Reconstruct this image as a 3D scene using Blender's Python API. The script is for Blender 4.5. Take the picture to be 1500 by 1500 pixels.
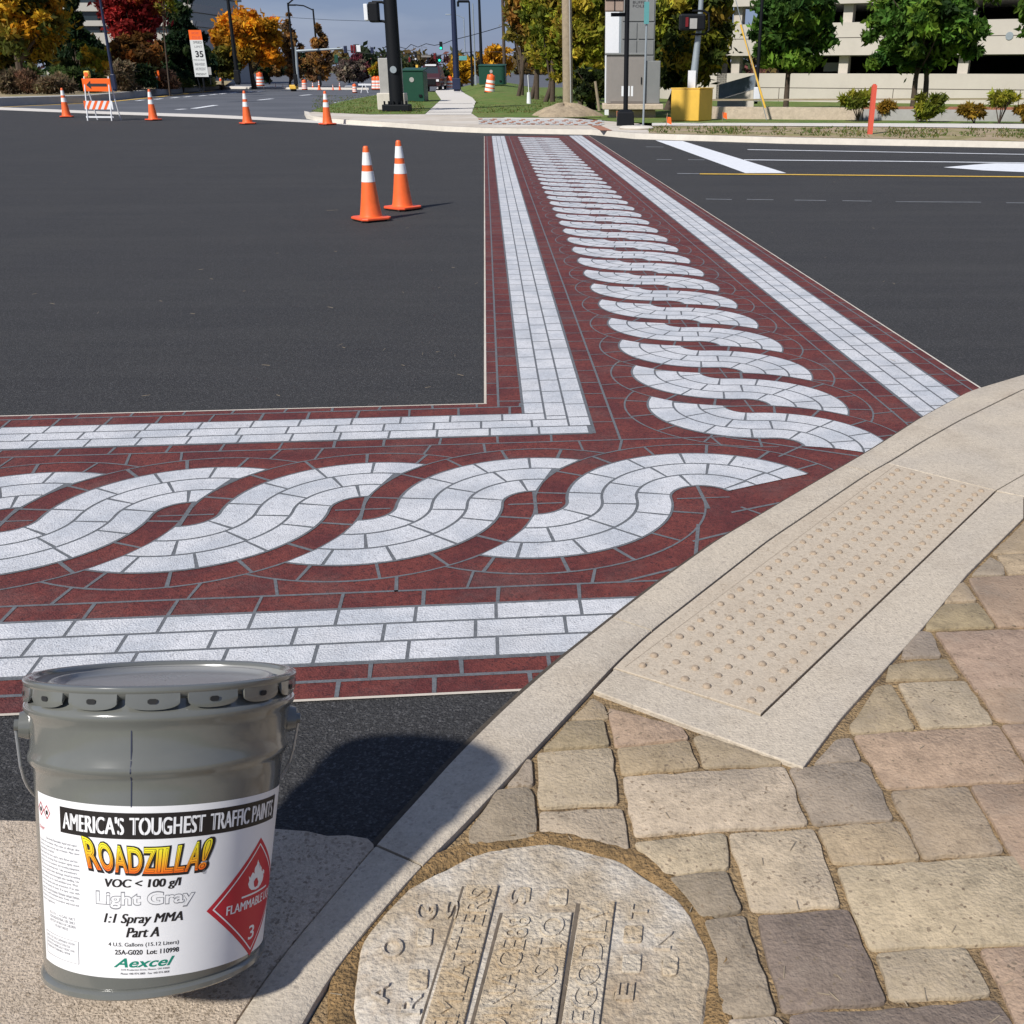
import bpy, bmesh, math, random
from mathutils import Vector, Matrix
import numpy as np
random.seed(7); np.random.seed(7)
R = math.radians
SC = bpy.context.scene
for o in list(bpy.data.objects): bpy.data.objects.remove(o)
COL = SC.collection

# ------------------------------------------------------------------ camera
F, CX0, H = 1500.0, 850.0, 1.6
PITCH = math.atan((750 - 100) / F)
cp, sp = math.cos(PITCH), math.sin(PITCH)
cam = bpy.data.cameras.new('camera'); co = bpy.data.objects.new('camera', cam); COL.objects.link(co)
co.location = (0, 0, H); co.rotation_euler = (math.pi / 2 - PITCH, 0, 0)
cam.sensor_width = 36; cam.sensor_height = 36; cam.sensor_fit = 'HORIZONTAL'; cam.lens = 36.0
cam.shift_x = -(CX0 - 750) / 1500; cam.shift_y = 0
cam.clip_start = .05; cam.clip_end = 4000
SC.camera = co
SC.render.resolution_x = 1024; SC.render.resolution_y = 1024
# ------------------------------------------------------------------ sky + sun
SUN_EL = 43.0
SUN_AZ = math.atan2(-.60, -.80)        # direction the sun stands in, clockwise from +Y
w = bpy.data.worlds.new('World'); SC.world = w; w.use_nodes = True
nt = w.node_tree; nt.nodes.clear()
out = nt.nodes.new('ShaderNodeOutputWorld'); bg = nt.nodes.new('ShaderNodeBackground')
sky = nt.nodes.new('ShaderNodeTexSky'); sky.sky_type = 'NISHITA'; sky.sun_disc = False
sky.sun_elevation = R(SUN_EL); sky.sun_rotation = SUN_AZ % (2 * math.pi)
sky.air_density = 1.0; sky.dust_density = .3; sky.ozone_density = 2.0
tc = nt.nodes.new('ShaderNodeTexCoord')
mp = nt.nodes.new('ShaderNodeMapping'); mp.inputs['Scale'].default_value = (1.5, 1.5, 7)
nz = nt.nodes.new('ShaderNodeTexNoise'); nz.inputs['Scale'].default_value = 2.2; nz.inputs['Detail'].default_value = 7
cr = nt.nodes.new('ShaderNodeValToRGB'); cr.color_ramp.elements[0].position = .47; cr.color_ramp.elements[1].position = .70
mixc = nt.nodes.new('ShaderNodeMixRGB'); mixc.inputs[2].default_value = (3.8, 4.1, 4.6, 1)
mixs = nt.nodes.new('ShaderNodeMixRGB'); mixs.inputs[0].default_value = .86; mixs.inputs[2].default_value = (.84, 1.22, 2.45, 1)
nt.links.new(tc.outputs['Generated'], mp.inputs[0]); nt.links.new(mp.outputs[0], nz.inputs['Vector'])
nt.links.new(nz.outputs['Fac'], cr.inputs[0])
nt.links.new(sky.outputs[0], mixs.inputs[1])
nt.links.new(mixs.outputs[0], mixc.inputs[1])
mul = nt.nodes.new('ShaderNodeMath'); mul.operation = 'MULTIPLY'; mul.inputs[1].default_value = .45
nt.links.new(cr.outputs[0], mul.inputs[0]); nt.links.new(mul.outputs[0], mixc.inputs[0])
nt.links.new(mixc.outputs[0], bg.inputs[0]); bg.inputs[1].default_value = .13
nt.links.new(bg.outputs[0], out.inputs[0])
sl = bpy.data.lights.new('sun', 'SUN'); sl.energy = 4.5; sl.angle = R(2.5); sl.color = (1, .965, .91)
so = bpy.data.objects.new('sun', sl); COL.objects.link(so); so.location = (-20, -5, 30)
sd = Vector((math.sin(SUN_AZ) * math.cos(R(SUN_EL)), math.cos(SUN_AZ) * math.cos(R(SUN_EL)), math.sin(R(SUN_EL))))
so.rotation_euler = (-sd).to_track_quat('-Z', 'Y').to_euler()
SC.view_settings.view_transform = 'Standard'; SC.view_settings.look = 'None'; SC.view_settings.exposure = 0.20; SC.view_settings.gamma = 1
SC.render.engine = 'CYCLES'

# ------------------------------------------------------------------ survey helpers (photo pixel -> real ground point)
def g(x, y, z=0.0):
    a = (x - CX0) / F; b = -(y - 750) / F
    dy = cp + b * sp; dz = -sp + b * cp
    t = (z - H) / dz
    return Vector((a * t, dy * t, z))
def zat(y, d): return H + d * math.tan(math.atan((750 - y) / F) - PITCH)
def pl(x, y, d):
    z = zat(y, d)
    return Vector(((x - CX0) / F * (d * cp - (z - H) * sp), d, z))
def proj(X, Y, Z):
    dz = Z - H; zc = Y * cp - dz * sp; yc = Y * sp + dz * cp
    return (CX0 + F * X / zc, 750 - F * yc / zc)
def mpx(px, d): return px * (d * cp + H * sp) / F

# ------------------------------------------------------------------ materials
def mat(name, c, rough=.8, metal=0, var=.15, scale=30, bump=0, bscale=80, c2=None, spec=.3, coat=0, attr=False, patch=None, pscale=1.5, trans=0, emit=0, detail=8, bdist=.01, nrough=.7, stain=None, sscale=3, speck=None, streak=None):
    m = bpy.data.materials.new(name); m.use_nodes = True; t = m.node_tree; b = t.nodes['Principled BSDF']
    b.inputs['Roughness'].default_value = rough; b.inputs['Metallic'].default_value = metal
    b.inputs['Specular IOR Level'].default_value = spec
    if coat: b.inputs['Coat Weight'].default_value = coat; b.inputs['Coat Roughness'].default_value = .08
    tc = t.nodes.new('ShaderNodeTexCoord')
    if attr:
        a = t.nodes.new('ShaderNodeVertexColor'); a.layer_name = 'Col'; base = a.outputs[0]
    else:
        rgb = t.nodes.new('ShaderNodeRGB'); rgb.outputs[0].default_value = (*c, 1); base = rgb.outputs[0]
    if c2:
        n2 = t.nodes.new('ShaderNodeTexNoise'); n2.inputs['Scale'].default_value = pscale; n2.inputs['Detail'].default_value = 5
        t.links.new(tc.outputs['Object'], n2.inputs['Vector'])
        r2 = t.nodes.new('ShaderNodeValToRGB'); r2.color_ramp.elements[0].position = .42; r2.color_ramp.elements[1].position = .62
        t.links.new(n2.outputs[0], r2.inputs[0])
        mx = t.nodes.new('ShaderNodeMixRGB'); mx.inputs[2].default_value = (*c2, 1)
        t.links.new(r2.outputs[0], mx.inputs[0]); t.links.new(base, mx.inputs[1]); base = mx.outputs[0]
    if streak:     # long faint wheel tracks and dust
        mp_ = t.nodes.new('ShaderNodeMapping'); mp_.inputs['Scale'].default_value = (.12, 1.7, 1); mp_.inputs['Rotation'].default_value = (0, 0, .12); t.links.new(tc.outputs['Object'], mp_.inputs[0])
        n6 = t.nodes.new('ShaderNodeTexNoise'); n6.inputs['Scale'].default_value = 1.6; n6.inputs['Detail'].default_value = 12; n6.inputs['Roughness'].default_value = .74; t.links.new(mp_.outputs[0], n6.inputs['Vector'])
        r6 = t.nodes.new('ShaderNodeValToRGB'); r6.color_ramp.elements[0].position = .46; r6.color_ramp.elements[1].position = .70; r6.color_ramp.elements[1].color = (.5, .5, .5, 1); t.links.new(n6.outputs[0], r6.inputs[0])
        m6 = t.nodes.new('ShaderNodeMixRGB'); m6.inputs[2].default_value = (*streak, 1); t.links.new(r6.outputs[0], m6.inputs[0]); t.links.new(base, m6.inputs[1]); base = m6.outputs[0]
    if speck:      # pale stone chips in the surface: (r, g, b, share, cells per metre)
        vo = t.nodes.new('ShaderNodeTexVoronoi'); vo.inputs['Scale'].default_value = speck[4]; t.links.new(tc.outputs['Object'], vo.inputs['Vector'])
        sp = t.nodes.new('ShaderNodeSeparateColor'); t.links.new(vo.outputs['Color'], sp.inputs[0]); gt_ = t.nodes.new('ShaderNodeMath'); gt_.operation = 'GREATER_THAN'; gt_.inputs[1].default_value = 1 - speck[3]
        t.links.new(sp.outputs[0], gt_.inputs[0]); md = t.nodes.new('ShaderNodeMath'); md.operation = 'MULTIPLY'; t.links.new(gt_.outputs[0], md.inputs[0]); t.links.new(sp.outputs[1], md.inputs[1])
        m5 = t.nodes.new('ShaderNodeMixRGB'); m5.inputs[2].default_value = (*speck[:3], 1); t.links.new(md.outputs[0], m5.inputs[0]); t.links.new(base, m5.inputs[1]); base = m5.outputs[0]
    if stain:      # scattered darker blotches of dirt and wear
        n4 = t.nodes.new('ShaderNodeTexNoise'); n4.inputs['Scale'].default_value = sscale; n4.inputs['Detail'].default_value = 9; n4.inputs['Roughness'].default_value = .72
        t.links.new(tc.outputs['Object'], n4.inputs['Vector']); r4 = t.nodes.new('ShaderNodeValToRGB'); r4.color_ramp.elements[0].position = .50; r4.color_ramp.elements[1].position = .72
        r4.color_ramp.elements[1].color = (stain[3],) * 3 + (1,)
        t.links.new(n4.outputs[0], r4.inputs[0]); m4 = t.nodes.new('ShaderNodeMixRGB'); m4.inputs[2].default_value = (*stain[:3], 1)
        t.links.new(r4.outputs[0], m4.inputs[0]); t.links.new(base, m4.inputs[1]); base = m4.outputs[0]
    if var:
        n = t.nodes.new('ShaderNodeTexNoise'); n.inputs['Scale'].default_value = scale; n.inputs['Detail'].default_value = detail
        n.inputs['Roughness'].default_value = nrough
        t.links.new(tc.outputs['Object'], n.inputs['Vector'])
        mr = t.nodes.new('ShaderNodeMapRange'); mr.inputs[1].default_value = .3; mr.inputs[2].default_value = .7
        mr.inputs[3].default_value = 1 - var; mr.inputs[4].default_value = 1 + var
        t.links.new(n.outputs[0], mr.inputs[0])
        vm = t.nodes.new('ShaderNodeVectorMath'); vm.operation = 'SCALE'
        t.links.new(base, vm.inputs[0]); t.links.new(mr.outputs[0], vm.inputs['Scale']); base = vm.outputs[0]
    t.links.new(base, b.inputs['Base Color'])
    if bump:
        n3 = t.nodes.new('ShaderNodeTexNoise'); n3.inputs['Scale'].default_value = bscale; n3.inputs['Detail'].default_value = 4
        t.links.new(tc.outputs['Object'], n3.inputs['Vector'])
        bp = t.nodes.new('ShaderNodeBump'); bp.inputs['Strength'].default_value = bump; bp.inputs['Distance'].default_value = bdist
        t.links.new(n3.outputs[0], bp.inputs['Height']); t.links.new(bp.outputs[0], b.inputs['Normal'])
    if emit:
        b.inputs['Emission Color'].default_value = (*c, 1); b.inputs['Emission Strength'].default_value = emit
    if trans:
        tr = t.nodes.new('ShaderNodeBsdfTranslucent'); ms = t.nodes.new('ShaderNodeMixShader'); ms.inputs[0].default_value = trans
        t.links.new(base, tr.inputs[0]); o = t.nodes['Material Output']
        t.links.new(b.outputs[0], ms.inputs[1]); t.links.new(tr.outputs[0], ms.inputs[2]); t.links.new(ms.outputs[0], o.inputs[0])
    return m
M = {}
M['asphalt'] = mat('asphalt', (.036, .0352, .0348), .88, var=.8, scale=60, bump=1.0, bscale=150, c2=(.033, .0325, .033), pscale=.9, bdist=.010, spec=.3, detail=14, nrough=.86, stain=(.055, .053, .050, .4), sscale=.8, speck=(.085, .083, .082, .32, 170), streak=(.060, .058, .055))
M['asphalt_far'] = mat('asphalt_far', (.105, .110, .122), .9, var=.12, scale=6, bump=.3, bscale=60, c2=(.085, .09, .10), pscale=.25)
M['grout'] = mat('grout', (.125, .132, .140), .85, var=.4, scale=60, bump=.5, bscale=250, bdist=.004, detail=12, nrough=.8)
M['red'] = mat('red_paint', (.150, .036, .027), .7, var=.5, scale=40, bump=.9, bscale=170, c2=(.105, .024, .021), pscale=4, bdist=.006, spec=.35, detail=13, nrough=.82, stain=(.13, .085, .075, .5), sscale=2.2, speck=(.07, .02, .018, .25, 130))
M['white'] = mat('white_paint', (.585, .585, .59), .7, var=.22, scale=40, bump=.9, bscale=160, c2=(.47, .485, .505), pscale=4, bdist=.006, spec=.35, detail=13, nrough=.82, stain=(.36, .36, .36, .5), sscale=2.5, speck=(.40, .40, .41, .12, 130))
M['line_white'] = mat('line_white', (.72, .73, .74), .6, var=.1, scale=10)
M['line_faint'] = mat('line_faint', (.30, .31, .32), .7, var=.3, scale=10)
M['line_yellow'] = mat('line_yellow', (.68, .42, .06), .6, var=.12, scale=8)
M['kerb'] = mat('kerb_concrete', (.50, .43, .335), .92, var=.26, scale=70, bump=.8, bscale=150, c2=(.46, .40, .32), pscale=3, bdist=.004, detail=13, nrough=.82, stain=(.34, .28, .21, .6), sscale=3.2, speck=(.38, .325, .26, .16, 150))
M['pan'] = mat('pan_concrete', (.46, .375, .285), .92, var=.42, scale=90, bump=.9, bscale=200, c2=(.52, .43, .335), pscale=4, bdist=.006, detail=12, nrough=.85, stain=(.30, .24, .17, .6), sscale=3, speck=(.28, .22, .16, .25, 170))
M['tactile'] = mat('tactile_concrete', (.475, .40, .305), .9, var=.22, scale=70, bump=.7, bscale=150, bdist=.003, detail=13, nrough=.8, stain=(.36, .28, .20, .35), sscale=5, speck=(.36, .29, .21, .12, 160))
M['dome'] = mat('dome_concrete', (.34, .265, .19), .9, var=.25, scale=90)
M['score'] = mat('score_line', (.40, .33, .25), .95, var=.2, scale=60)
M['grit'] = mat('grit_brown', (.27, .17, .075), .98, var=.7, scale=70, bump=1.0, bscale=110, c2=(.17, .11, .05), pscale=12, bdist=.014, detail=12, nrough=.85)
M['groove'] = mat('groove_dark', (.13, .105, .08), .98, var=.3, scale=60)
M['joint'] = mat('joint_dark', (.07, .058, .045), .95, var=.3, scale=80)
M['sand'] = mat('joint_sand', (.29, .20, .105), .98, var=.7, scale=70, bump=1.0, bscale=110, c2=(.18, .125, .07), pscale=12, bdist=.014, detail=12, nrough=.85)
M['paver'] = mat('paver_stone', (.4, .33, .25), .94, var=.42, scale=22, bump=.9, bscale=120, attr=True, bdist=.005, detail=13, nrough=.80, stain=(.17, .14, .11, .75), sscale=5.5, speck=(.20, .15, .10, .05, 160))
M['lid'] = mat('lid_concrete', (.52, .465, .385), .92, var=.4, scale=50, bump=.7, bscale=80, c2=(.40, .325, .23), pscale=5, bdist=.012, detail=13, nrough=.82, stain=(.30, .22, .14, .8), sscale=8)
M['lidtan'] = mat('lid_raised', (.42, .325, .21), .92, var=.4, scale=60, bump=1.0, bscale=90, c2=(.50, .43, .33), pscale=9, bdist=.010, detail=13, nrough=.82)
M['far_concrete'] = mat('far_concrete', (.50, .44, .36), .9, var=.12, scale=2.5, c2=(.56, .51, .44), pscale=.6)
M['path'] = mat('path_concrete', (.60, .56, .50), .9, var=.08, scale=3)
M['kerb_far'] = mat('kerb_far', (.60, .55, .47), .9, var=.1, scale=4)
M['grout_pale'] = mat('landing_pale', (.50, .49, .47), .9, var=.1, scale=5)
M['brick_inlay'] = mat('brick_inlay', (.36, .16, .10), .9, var=.1, scale=5)
M['dirt'] = mat('dirt', (.34, .26, .17), .98, var=.3, scale=5, bump=1, bscale=8, c2=(.24, .21, .09), pscale=1.2, bdist=.05)
M['mound'] = mat('mound_dirt', (.33, .26, .175), .98, var=.3, scale=6, bump=.6, bscale=14, bdist=.04)
M['ground'] = mat('ground_far', (.10, .12, .045), .98, var=.3, scale=.5)
M['lawn'] = mat('lawn', (.105, .165, .032), .98, var=.3, scale=4, c2=(.15, .17, .045), pscale=.8, bump=1, bscale=20, bdist=.05)
M['orange'] = mat('cone_orange', (.83, .135, .025), .45, var=.08, scale=12, spec=.5)
M['conered'] = mat('cone_red', (.80, .10, .03), .45, var=.08, scale=12, spec=.5)
M['reflect'] = mat('reflective_white', (.78, .78, .75), .4, var=.06, scale=20)
M['rubber'] = mat('rubber', (.02, .02, .02), .8)
M['black'] = mat('black_metal', (.006, .007, .009), .6, var=.1, spec=.2)
M['blueblack'] = mat('blue_metal', (.009, .015, .048), .45, var=.1, spec=.5)
M['gray_metal'] = mat('gray_metal', (.30, .34, .36), .5, metal=.3, var=.08, scale=4)
M['cab'] = mat('cabinet_gray', (.235, .215, .195), .6, var=.06, scale=3)
M['cab2'] = mat('cabinet_cool', (.20, .205, .20), .6, var=.06, scale=3)
M['panelwhite'] = mat('panel_white', (.72, .73, .74), .6, var=.04)
M['gcol'] = mat('concrete_gray', (.36, .35, .33), .85, var=.1, scale=3)
M['green'] = mat('box_green', (.012, .060, .036), .5, var=.08, scale=3)
M['yellow'] = mat('box_yellow', (.76, .46, .07), .5, var=.06, scale=4)
M['facade'] = mat('facade_concrete', (.52, .475, .41), .9, var=.07, scale=1.2, c2=(.47, .43, .37), pscale=.3)
M['dark'] = mat('interior_shade', (.012, .011, .010), .9, var=0)  # near-black colour carries the shade inside the garage
M['glass'] = mat('window_dark', (.02, .03, .035), .2, var=.1, spec=.6)
M['office'] = mat('office_band', (.40, .385, .35), .8, var=.06)
M['retain'] = mat('retain_stone', (.50, .41, .31), .95, var=.18, scale=9, bump=.5, bscale=22, bdist=.02)
M['wood'] = mat('wood_pole', (.30, .24, .165), .9, var=.2, scale=6)
M['bark'] = mat('bark', (.075, .055, .04), .95, var=.3, scale=8)
M['leaf'] = mat('leaf', (.1, .1, .1), .75, var=0, attr=True, trans=.42, spec=.2)
M['orangesign'] = mat('sign_orange', (.85, .13, .015), .5, var=.05)
M['signwhite'] = mat('sign_white', (.62, .63, .60), .6, var=.06)
M['ink'] = mat('ink', (.03, .03, .035), .7, var=0)
M['grayink'] = mat('gray_ink', (.20, .20, .21), .7, var=.1)
M['redpost'] = mat('post_red', (.62, .10, .06), .5, var=.1)
M['redlens'] = mat('lens_red', (.16, .015, .018), .3, var=0)
M['greenlens'] = mat('lens_green', (.02, .75, .45), .3, var=0, emit=.8)
M['teal'] = mat('sign_teal', (.10, .30, .30), .6, var=.05)
M['paint_dark'] = mat('car_dark', (.05, .015, .018), .3, var=.05, coat=.5)
M['paint_silver'] = mat('car_silver', (.25, .26, .28), .3, var=.05, coat=.5)
# pail
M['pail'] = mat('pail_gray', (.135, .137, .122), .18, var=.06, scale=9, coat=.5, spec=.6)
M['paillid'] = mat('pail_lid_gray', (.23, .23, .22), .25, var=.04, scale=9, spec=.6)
M['seam'] = mat('seam', (.03, .035, .06), .5, var=0)
M['label'] = mat('label_paper', (.74, .73, .72), .45, var=.02, scale=20)
M['labelblack'] = mat('label_black', (.018, .014, .012), .5, var=0)
M['labelwhite'] = mat('label_white', (.76, .75, .74), .5, var=0)
M['labelred'] = mat('label_red', (.50, .022, .035), .5, var=.03)
M['labelgray'] = mat('label_gray', (.22, .22, .23), .5, var=0)
M['labelgreen'] = mat('label_green', (.01, .20, .13), .5, var=0)
M['labelgrad'] = mat('label_gradient', (1, 1, 1), .5, var=0, attr=True)
M['wire'] = mat('wire', (.42, .43, .44), .35, metal=.6, var=0)

# ------------------------------------------------------------------ mesh builder
class MB:
    def __init__(s): s.v = []; s.f = []; s.c = []; s.cc = None
    def add(s, vs, fs):
        o = len(s.v); s.v += [tuple(p) for p in vs]; s.f += [tuple(i + o for i in f) for f in fs]
        if s.cc is not None: s.c += [s.cc] * len(vs)
        return s
    def poly(s, pts): return s.add(pts, [tuple(range(len(pts)))])
    def box(s, c, d, rz=0, M4=None):
        x, y, z = [k / 2 for k in d]; vs = [Vector((a * x, b * y, e * z)) for a in (-1, 1) for b in (-1, 1) for e in (-1, 1)]
        m = Matrix.Rotation(rz, 3, 'Z')
        vs = [m @ v + Vector(c) for v in vs]
        if M4 is not None: vs = [M4 @ v for v in vs]
        return s.add(vs, [(0, 1, 3, 2), (4, 6, 7, 5), (0, 4, 5, 1), (2, 3, 7, 6), (0, 2, 6, 4), (1, 5, 7, 3)])
    def tube(s, a, b, ra, rb=None, n=12, cap=True):
        a = Vector(a); b = Vector(b); rb = ra if rb is None else rb
        d = (b - a).normalized(); u = d.orthogonal().normalized(); w = d.cross(u)
        vs = []
        for p, r in ((a, ra), (b, rb)):
            for i in range(n):
                t = 2 * math.pi * i / n; vs.append(p + u * math.cos(t) * r + w * math.sin(t) * r)
        fs = [(i, (i + 1) % n, n + (i + 1) % n, n + i) for i in range(n)]
        if cap: fs += [tuple(range(n))[::-1], tuple(range(n, 2 * n))]
        return s.add(vs, fs)
    def path(s, pts, r, n=6):
        for a, b in zip(pts[:-1], pts[1:]): s.tube(a, b, r, n=n)
        return s
    def lathe(s, prof, n=48, Mx=None):
        vs = []
        for r, z in prof:
            for i in range(n):
                t = 2 * math.pi * i / n; v = Vector((r * math.cos(t), r * math.sin(t), z)); vs.append(Mx @ v if Mx else v)
        fs = [(j * n + i, j * n + (i + 1) % n, (j + 1) * n + (i + 1) % n, (j + 1) * n + i) for j in range(len(prof) - 1) for i in range(n)]
        return s.add(vs, fs)
    def prism(s, pts, z0, z1):
        n = len(pts)
        return s.add([(p[0], p[1], z0) for p in pts] + [(p[0], p[1], z1) for p in pts],
                     [tuple(range(n))[::-1], tuple(range(n, 2 * n))] + [(i, (i + 1) % n, n + (i + 1) % n, n + i) for i in range(n)])
    def build(s, name, m, parent=None, smooth=False, bevel=0, seg=2):
        me = bpy.data.meshes.new(name); me.from_pydata(s.v, [], s.f); me.update()
        if s.c:
            a = me.color_attributes.new('Col', 'FLOAT_COLOR', 'POINT')
            a.data.foreach_set('color', np.array([(*k, 1) for k in s.c], dtype=np.float32).ravel())
        o = bpy.data.objects.new(name, me); COL.objects.link(o); me.materials.append(M[m] if isinstance(m, str) else m)
        bm = bmesh.new(); bm.from_mesh(me); bmesh.ops.recalc_face_normals(bm, faces=bm.faces)
        if bevel:
            es = [e for e in bm.edges if len(e.link_faces) == 2 and e.calc_face_angle(0) > .6]
            bmesh.ops.bevel(bm, geom=es, offset=bevel, segments=seg, affect='EDGES', profile=.5)
        bm.to_mesh(me); bm.free()
        if smooth:
            for p in me.polygons: p.use_smooth = True
            me.set_sharp_from_angle(angle=R(38))
        if parent is not None:
            o.parent = parent; o.matrix_parent_inverse = Matrix.Identity(4)
        return o
def tag(o, label=None, cat=None, group=None, kind=None):
    if label: o['label'] = label
    if cat: o['category'] = cat
    if group: o['group'] = group
    if kind: o['kind'] = kind
    return o
def thing(name, loc, label, cat, group=None, rz=0):
    o = bpy.data.objects.new(name, None); COL.objects.link(o); o.location = loc; o.rotation_euler = (0, 0, rz)
    o.empty_display_size = .2
    return tag(o, label, cat, group)
def struct(name, mb, m, kind='structure', **k): return tag(mb.build(name, m, **k), kind=kind)
def dup(root, loc=None, rz=None, label=None, group=None, scale=None):
    r = root.copy(); COL.objects.link(r)
    if loc is not None: r.location = loc
    if rz is not None: r.rotation_euler = (0, 0, rz)
    if scale is not None: r.scale = (scale,) * 3
    if label: r['label'] = label
    if group: r['group'] = group
    for ch in list(root.children):
        c = ch.copy(); COL.objects.link(c); c.parent = r; c.matrix_parent_inverse = Matrix.Identity(4)
        for gg in list(ch.children):
            d = gg.copy(); COL.objects.link(d); d.parent = c; d.matrix_parent_inverse = Matrix.Identity(4)
    return r
def text2d(s, size=1.0, shear=0, offset=0, spacing=1.0, cuts=0):
    cu = bpy.data.curves.new('t', 'FONT'); cu.body = s; cu.size = size; cu.shear = shear; cu.offset = offset; cu.space_character = spacing
    cu.align_x = 'CENTER'; cu.resolution_u = 4; cu.fill_mode = 'BOTH'
    ob = bpy.data.objects.new('t', cu); COL.objects.link(ob)
    dg = bpy.context.evaluated_depsgraph_get(); dg.update()
    me = bpy.data.meshes.new_from_object(ob.evaluated_get(dg))
    if cuts:       # slice the glyphs into narrow upright strips so they can follow a curved wall
        bm = bmesh.new(); bm.from_mesh(me); xs_ = [v.co.x for v in bm.verts]; a_, b_ = min(xs_), max(xs_)
        for i in range(1, cuts): bmesh.ops.bisect_plane(bm, geom=bm.verts[:] + bm.edges[:] + bm.faces[:], plane_co=(a_ + (b_ - a_) * i / cuts, 0, 0), plane_no=(1, 0, 0))
        bm.to_mesh(me); bm.free()
    vs = [(v.co.x, v.co.y) for v in me.vertices]; fs = [tuple(p.vertices) for p in me.polygons]
    bpy.data.objects.remove(ob); bpy.data.meshes.remove(me); bpy.data.curves.remove(cu)
    return vs, fs
def fit_text(s, x0, x1, y0, y1, **k):      # glyph outlines scaled to fill a rectangle (y0..y1 = extreme heights)
    vs, fs = text2d(s, **k)
    ax = min(v[0] for v in vs); bx = max(v[0] for v in vs); ay = min(v[1] for v in vs); by = max(v[1] for v in vs)
    return [(x0 + (v[0] - ax) / (bx - ax) * (x1 - x0), y0 + (v[1] - ay) / (by - ay) * (y1 - y0)) for v in vs], fs

# ================================================================== THE SETTING
mb = MB(); mb.poly([(-1500, -300, -.06), (1500, -300, -.06), (1500, 3000, -.06), (-1500, 3000, -.06)])
struct('ground', mb, 'ground')
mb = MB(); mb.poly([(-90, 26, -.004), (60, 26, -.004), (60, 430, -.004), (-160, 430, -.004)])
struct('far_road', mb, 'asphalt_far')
# near asphalt, its far edge runs along the pale band on the left and under the far kerb
band = [(-400, 149), (0, 161), (150, 167), (300, 172), (375, 175.5), (460, 180), (560, 186)]
mb = MB(); P0 = [g(x, y) for x, y in band] + [g(1000, 196), g(1900, 214)]
mb.poly([(-14, -1.5, 0)] + [(p.x, p.y, 0) for p in P0] + [(30, -1.5, 0)])
mb.v = [(a, b, 0) for a, b, c in mb.v]
struct('road', mb, 'asphalt')

# ------------------------------------------------------------------ painted crosswalk, drawn in its own frame
O0 = g(713, 593); th = math.atan2(709 - 850, F / cp)
U = Vector((math.sin(th), math.cos(th), 0)); V = Vector((math.cos(th), -math.sin(th), 0))
# frame of a leg: along a, across c. Leg A runs along V with c = -U, leg B runs along U with c = V
def LA(a, c, z): p = O0 + V * a - U * c; return (p.x, p.y, z)
def LB(a, c, z): p = O0 + U * a + V * c; return (p.x, p.y, z)
red, grey, whi, edge = MB(), MB(), MB(), MB()
ZR, ZG, ZW = .004, .0052, .0068
A0, A1 = -5.2, 1.6; B0, B1 = -1.3, 22.9
WID = 2.67; CC = WID / 2
# red sheets (B sheet starts where A sheet ends, no overlap)
red.poly([LA(A0, 0, ZR), LA(A1, 0, ZR), LA(A1, WID, ZR), LA(A0, WID, ZR)])
def quadB(m, a0, a1, c0, c1, z): m.poly([LB(a0, c0, z), LB(a0, c1, z), LB(a1, c1, z), LB(a1, c0, z)])
def quadA(m, a0, a1, c0, c1, z): m.poly([LA(a0, c0, z), LA(a0, c1, z), LA(a1, c1, z), LA(a1, c0, z)])
quadB(red, 0, B1, 0, WID, ZR); quadB(red, -1.2, 0, A1, WID, ZR)
zc = [0]
def nz_():
    zc[0] += 1; return ZG + (zc[0] % 61) * .000011
def rib(L, pts, wd=.013):
    z = nz_(); P = [Vector((p[0], p[1])) for p in pts]; Lf, Rt = [], []
    for i, p in enumerate(P):
        d = (P[min(i + 1, len(P) - 1)] - P[max(i - 1, 0)])
        if d.length < 1e-9: d = Vector((1, 0))
        d.normalize(); n = Vector((-d.y, d.x)) * wd / 2
        ww = random.uniform(.8, 1.2)
        Lf.append(L(*(p + n * ww), z)); Rt.append(L(*(p - n * ww), z))
    n = len(P); grey.add(Lf + Rt, [(i, i + 1, n + i + 1, n + i) for i in range(n - 1)])
GAP = .011
def row_bricks(q, m, a0, a1, c0, c1, ln, ph, jit=.02, lim=None):
    a = a0 - ln * ph; 
    while a < a1:
        l = ln + random.uniform(-jit, jit); s, e = max(a, a0) + GAP / 2, min(a + l, a1) - GAP / 2
        if e - s > .015: q(m, s, e, c0 + GAP / 2, c1 - GAP / 2, ZW + random.random() * .0003)
        a += l
def legrows(q, L, a_in, a0, a1, ln):
    # a_in(c): start of the row on the inner corner side; rows at distance c from the inner edge
    for c0, c1, ph in ((.185, .290, .2), (.290, .398, .7), (.398, .508, .35)):
        s, e = a_in(c0, c1)
        quad_bg(q, s, e, c0, c1); row_bricks(q, whi, s, e, c0, c1, ln, ph)
    for c0, c1, ph in ((2.165, 2.270, .3), (2.270, 2.380, .8), (2.380, 2.492, .45)):
        s, e = a0, a1
        quad_bg(q, s, e, c0, c1); row_bricks(q, whi, s, e, c0, c1, ln * 1.08, ph)
def quad_bg(q, s, e, c0, c1): q(grey, s, e, c0 - .004, c1 + .004, ZG + .0009 + (c0 * 7 % 1) * .00005)
legrows(quadA, LA, lambda c0, c1: (A0, c1), A0, 1.2, .245)
legrows(quadB, LB, lambda c0, c1: (-c0, B1), -1.0, B1, .225)
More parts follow.
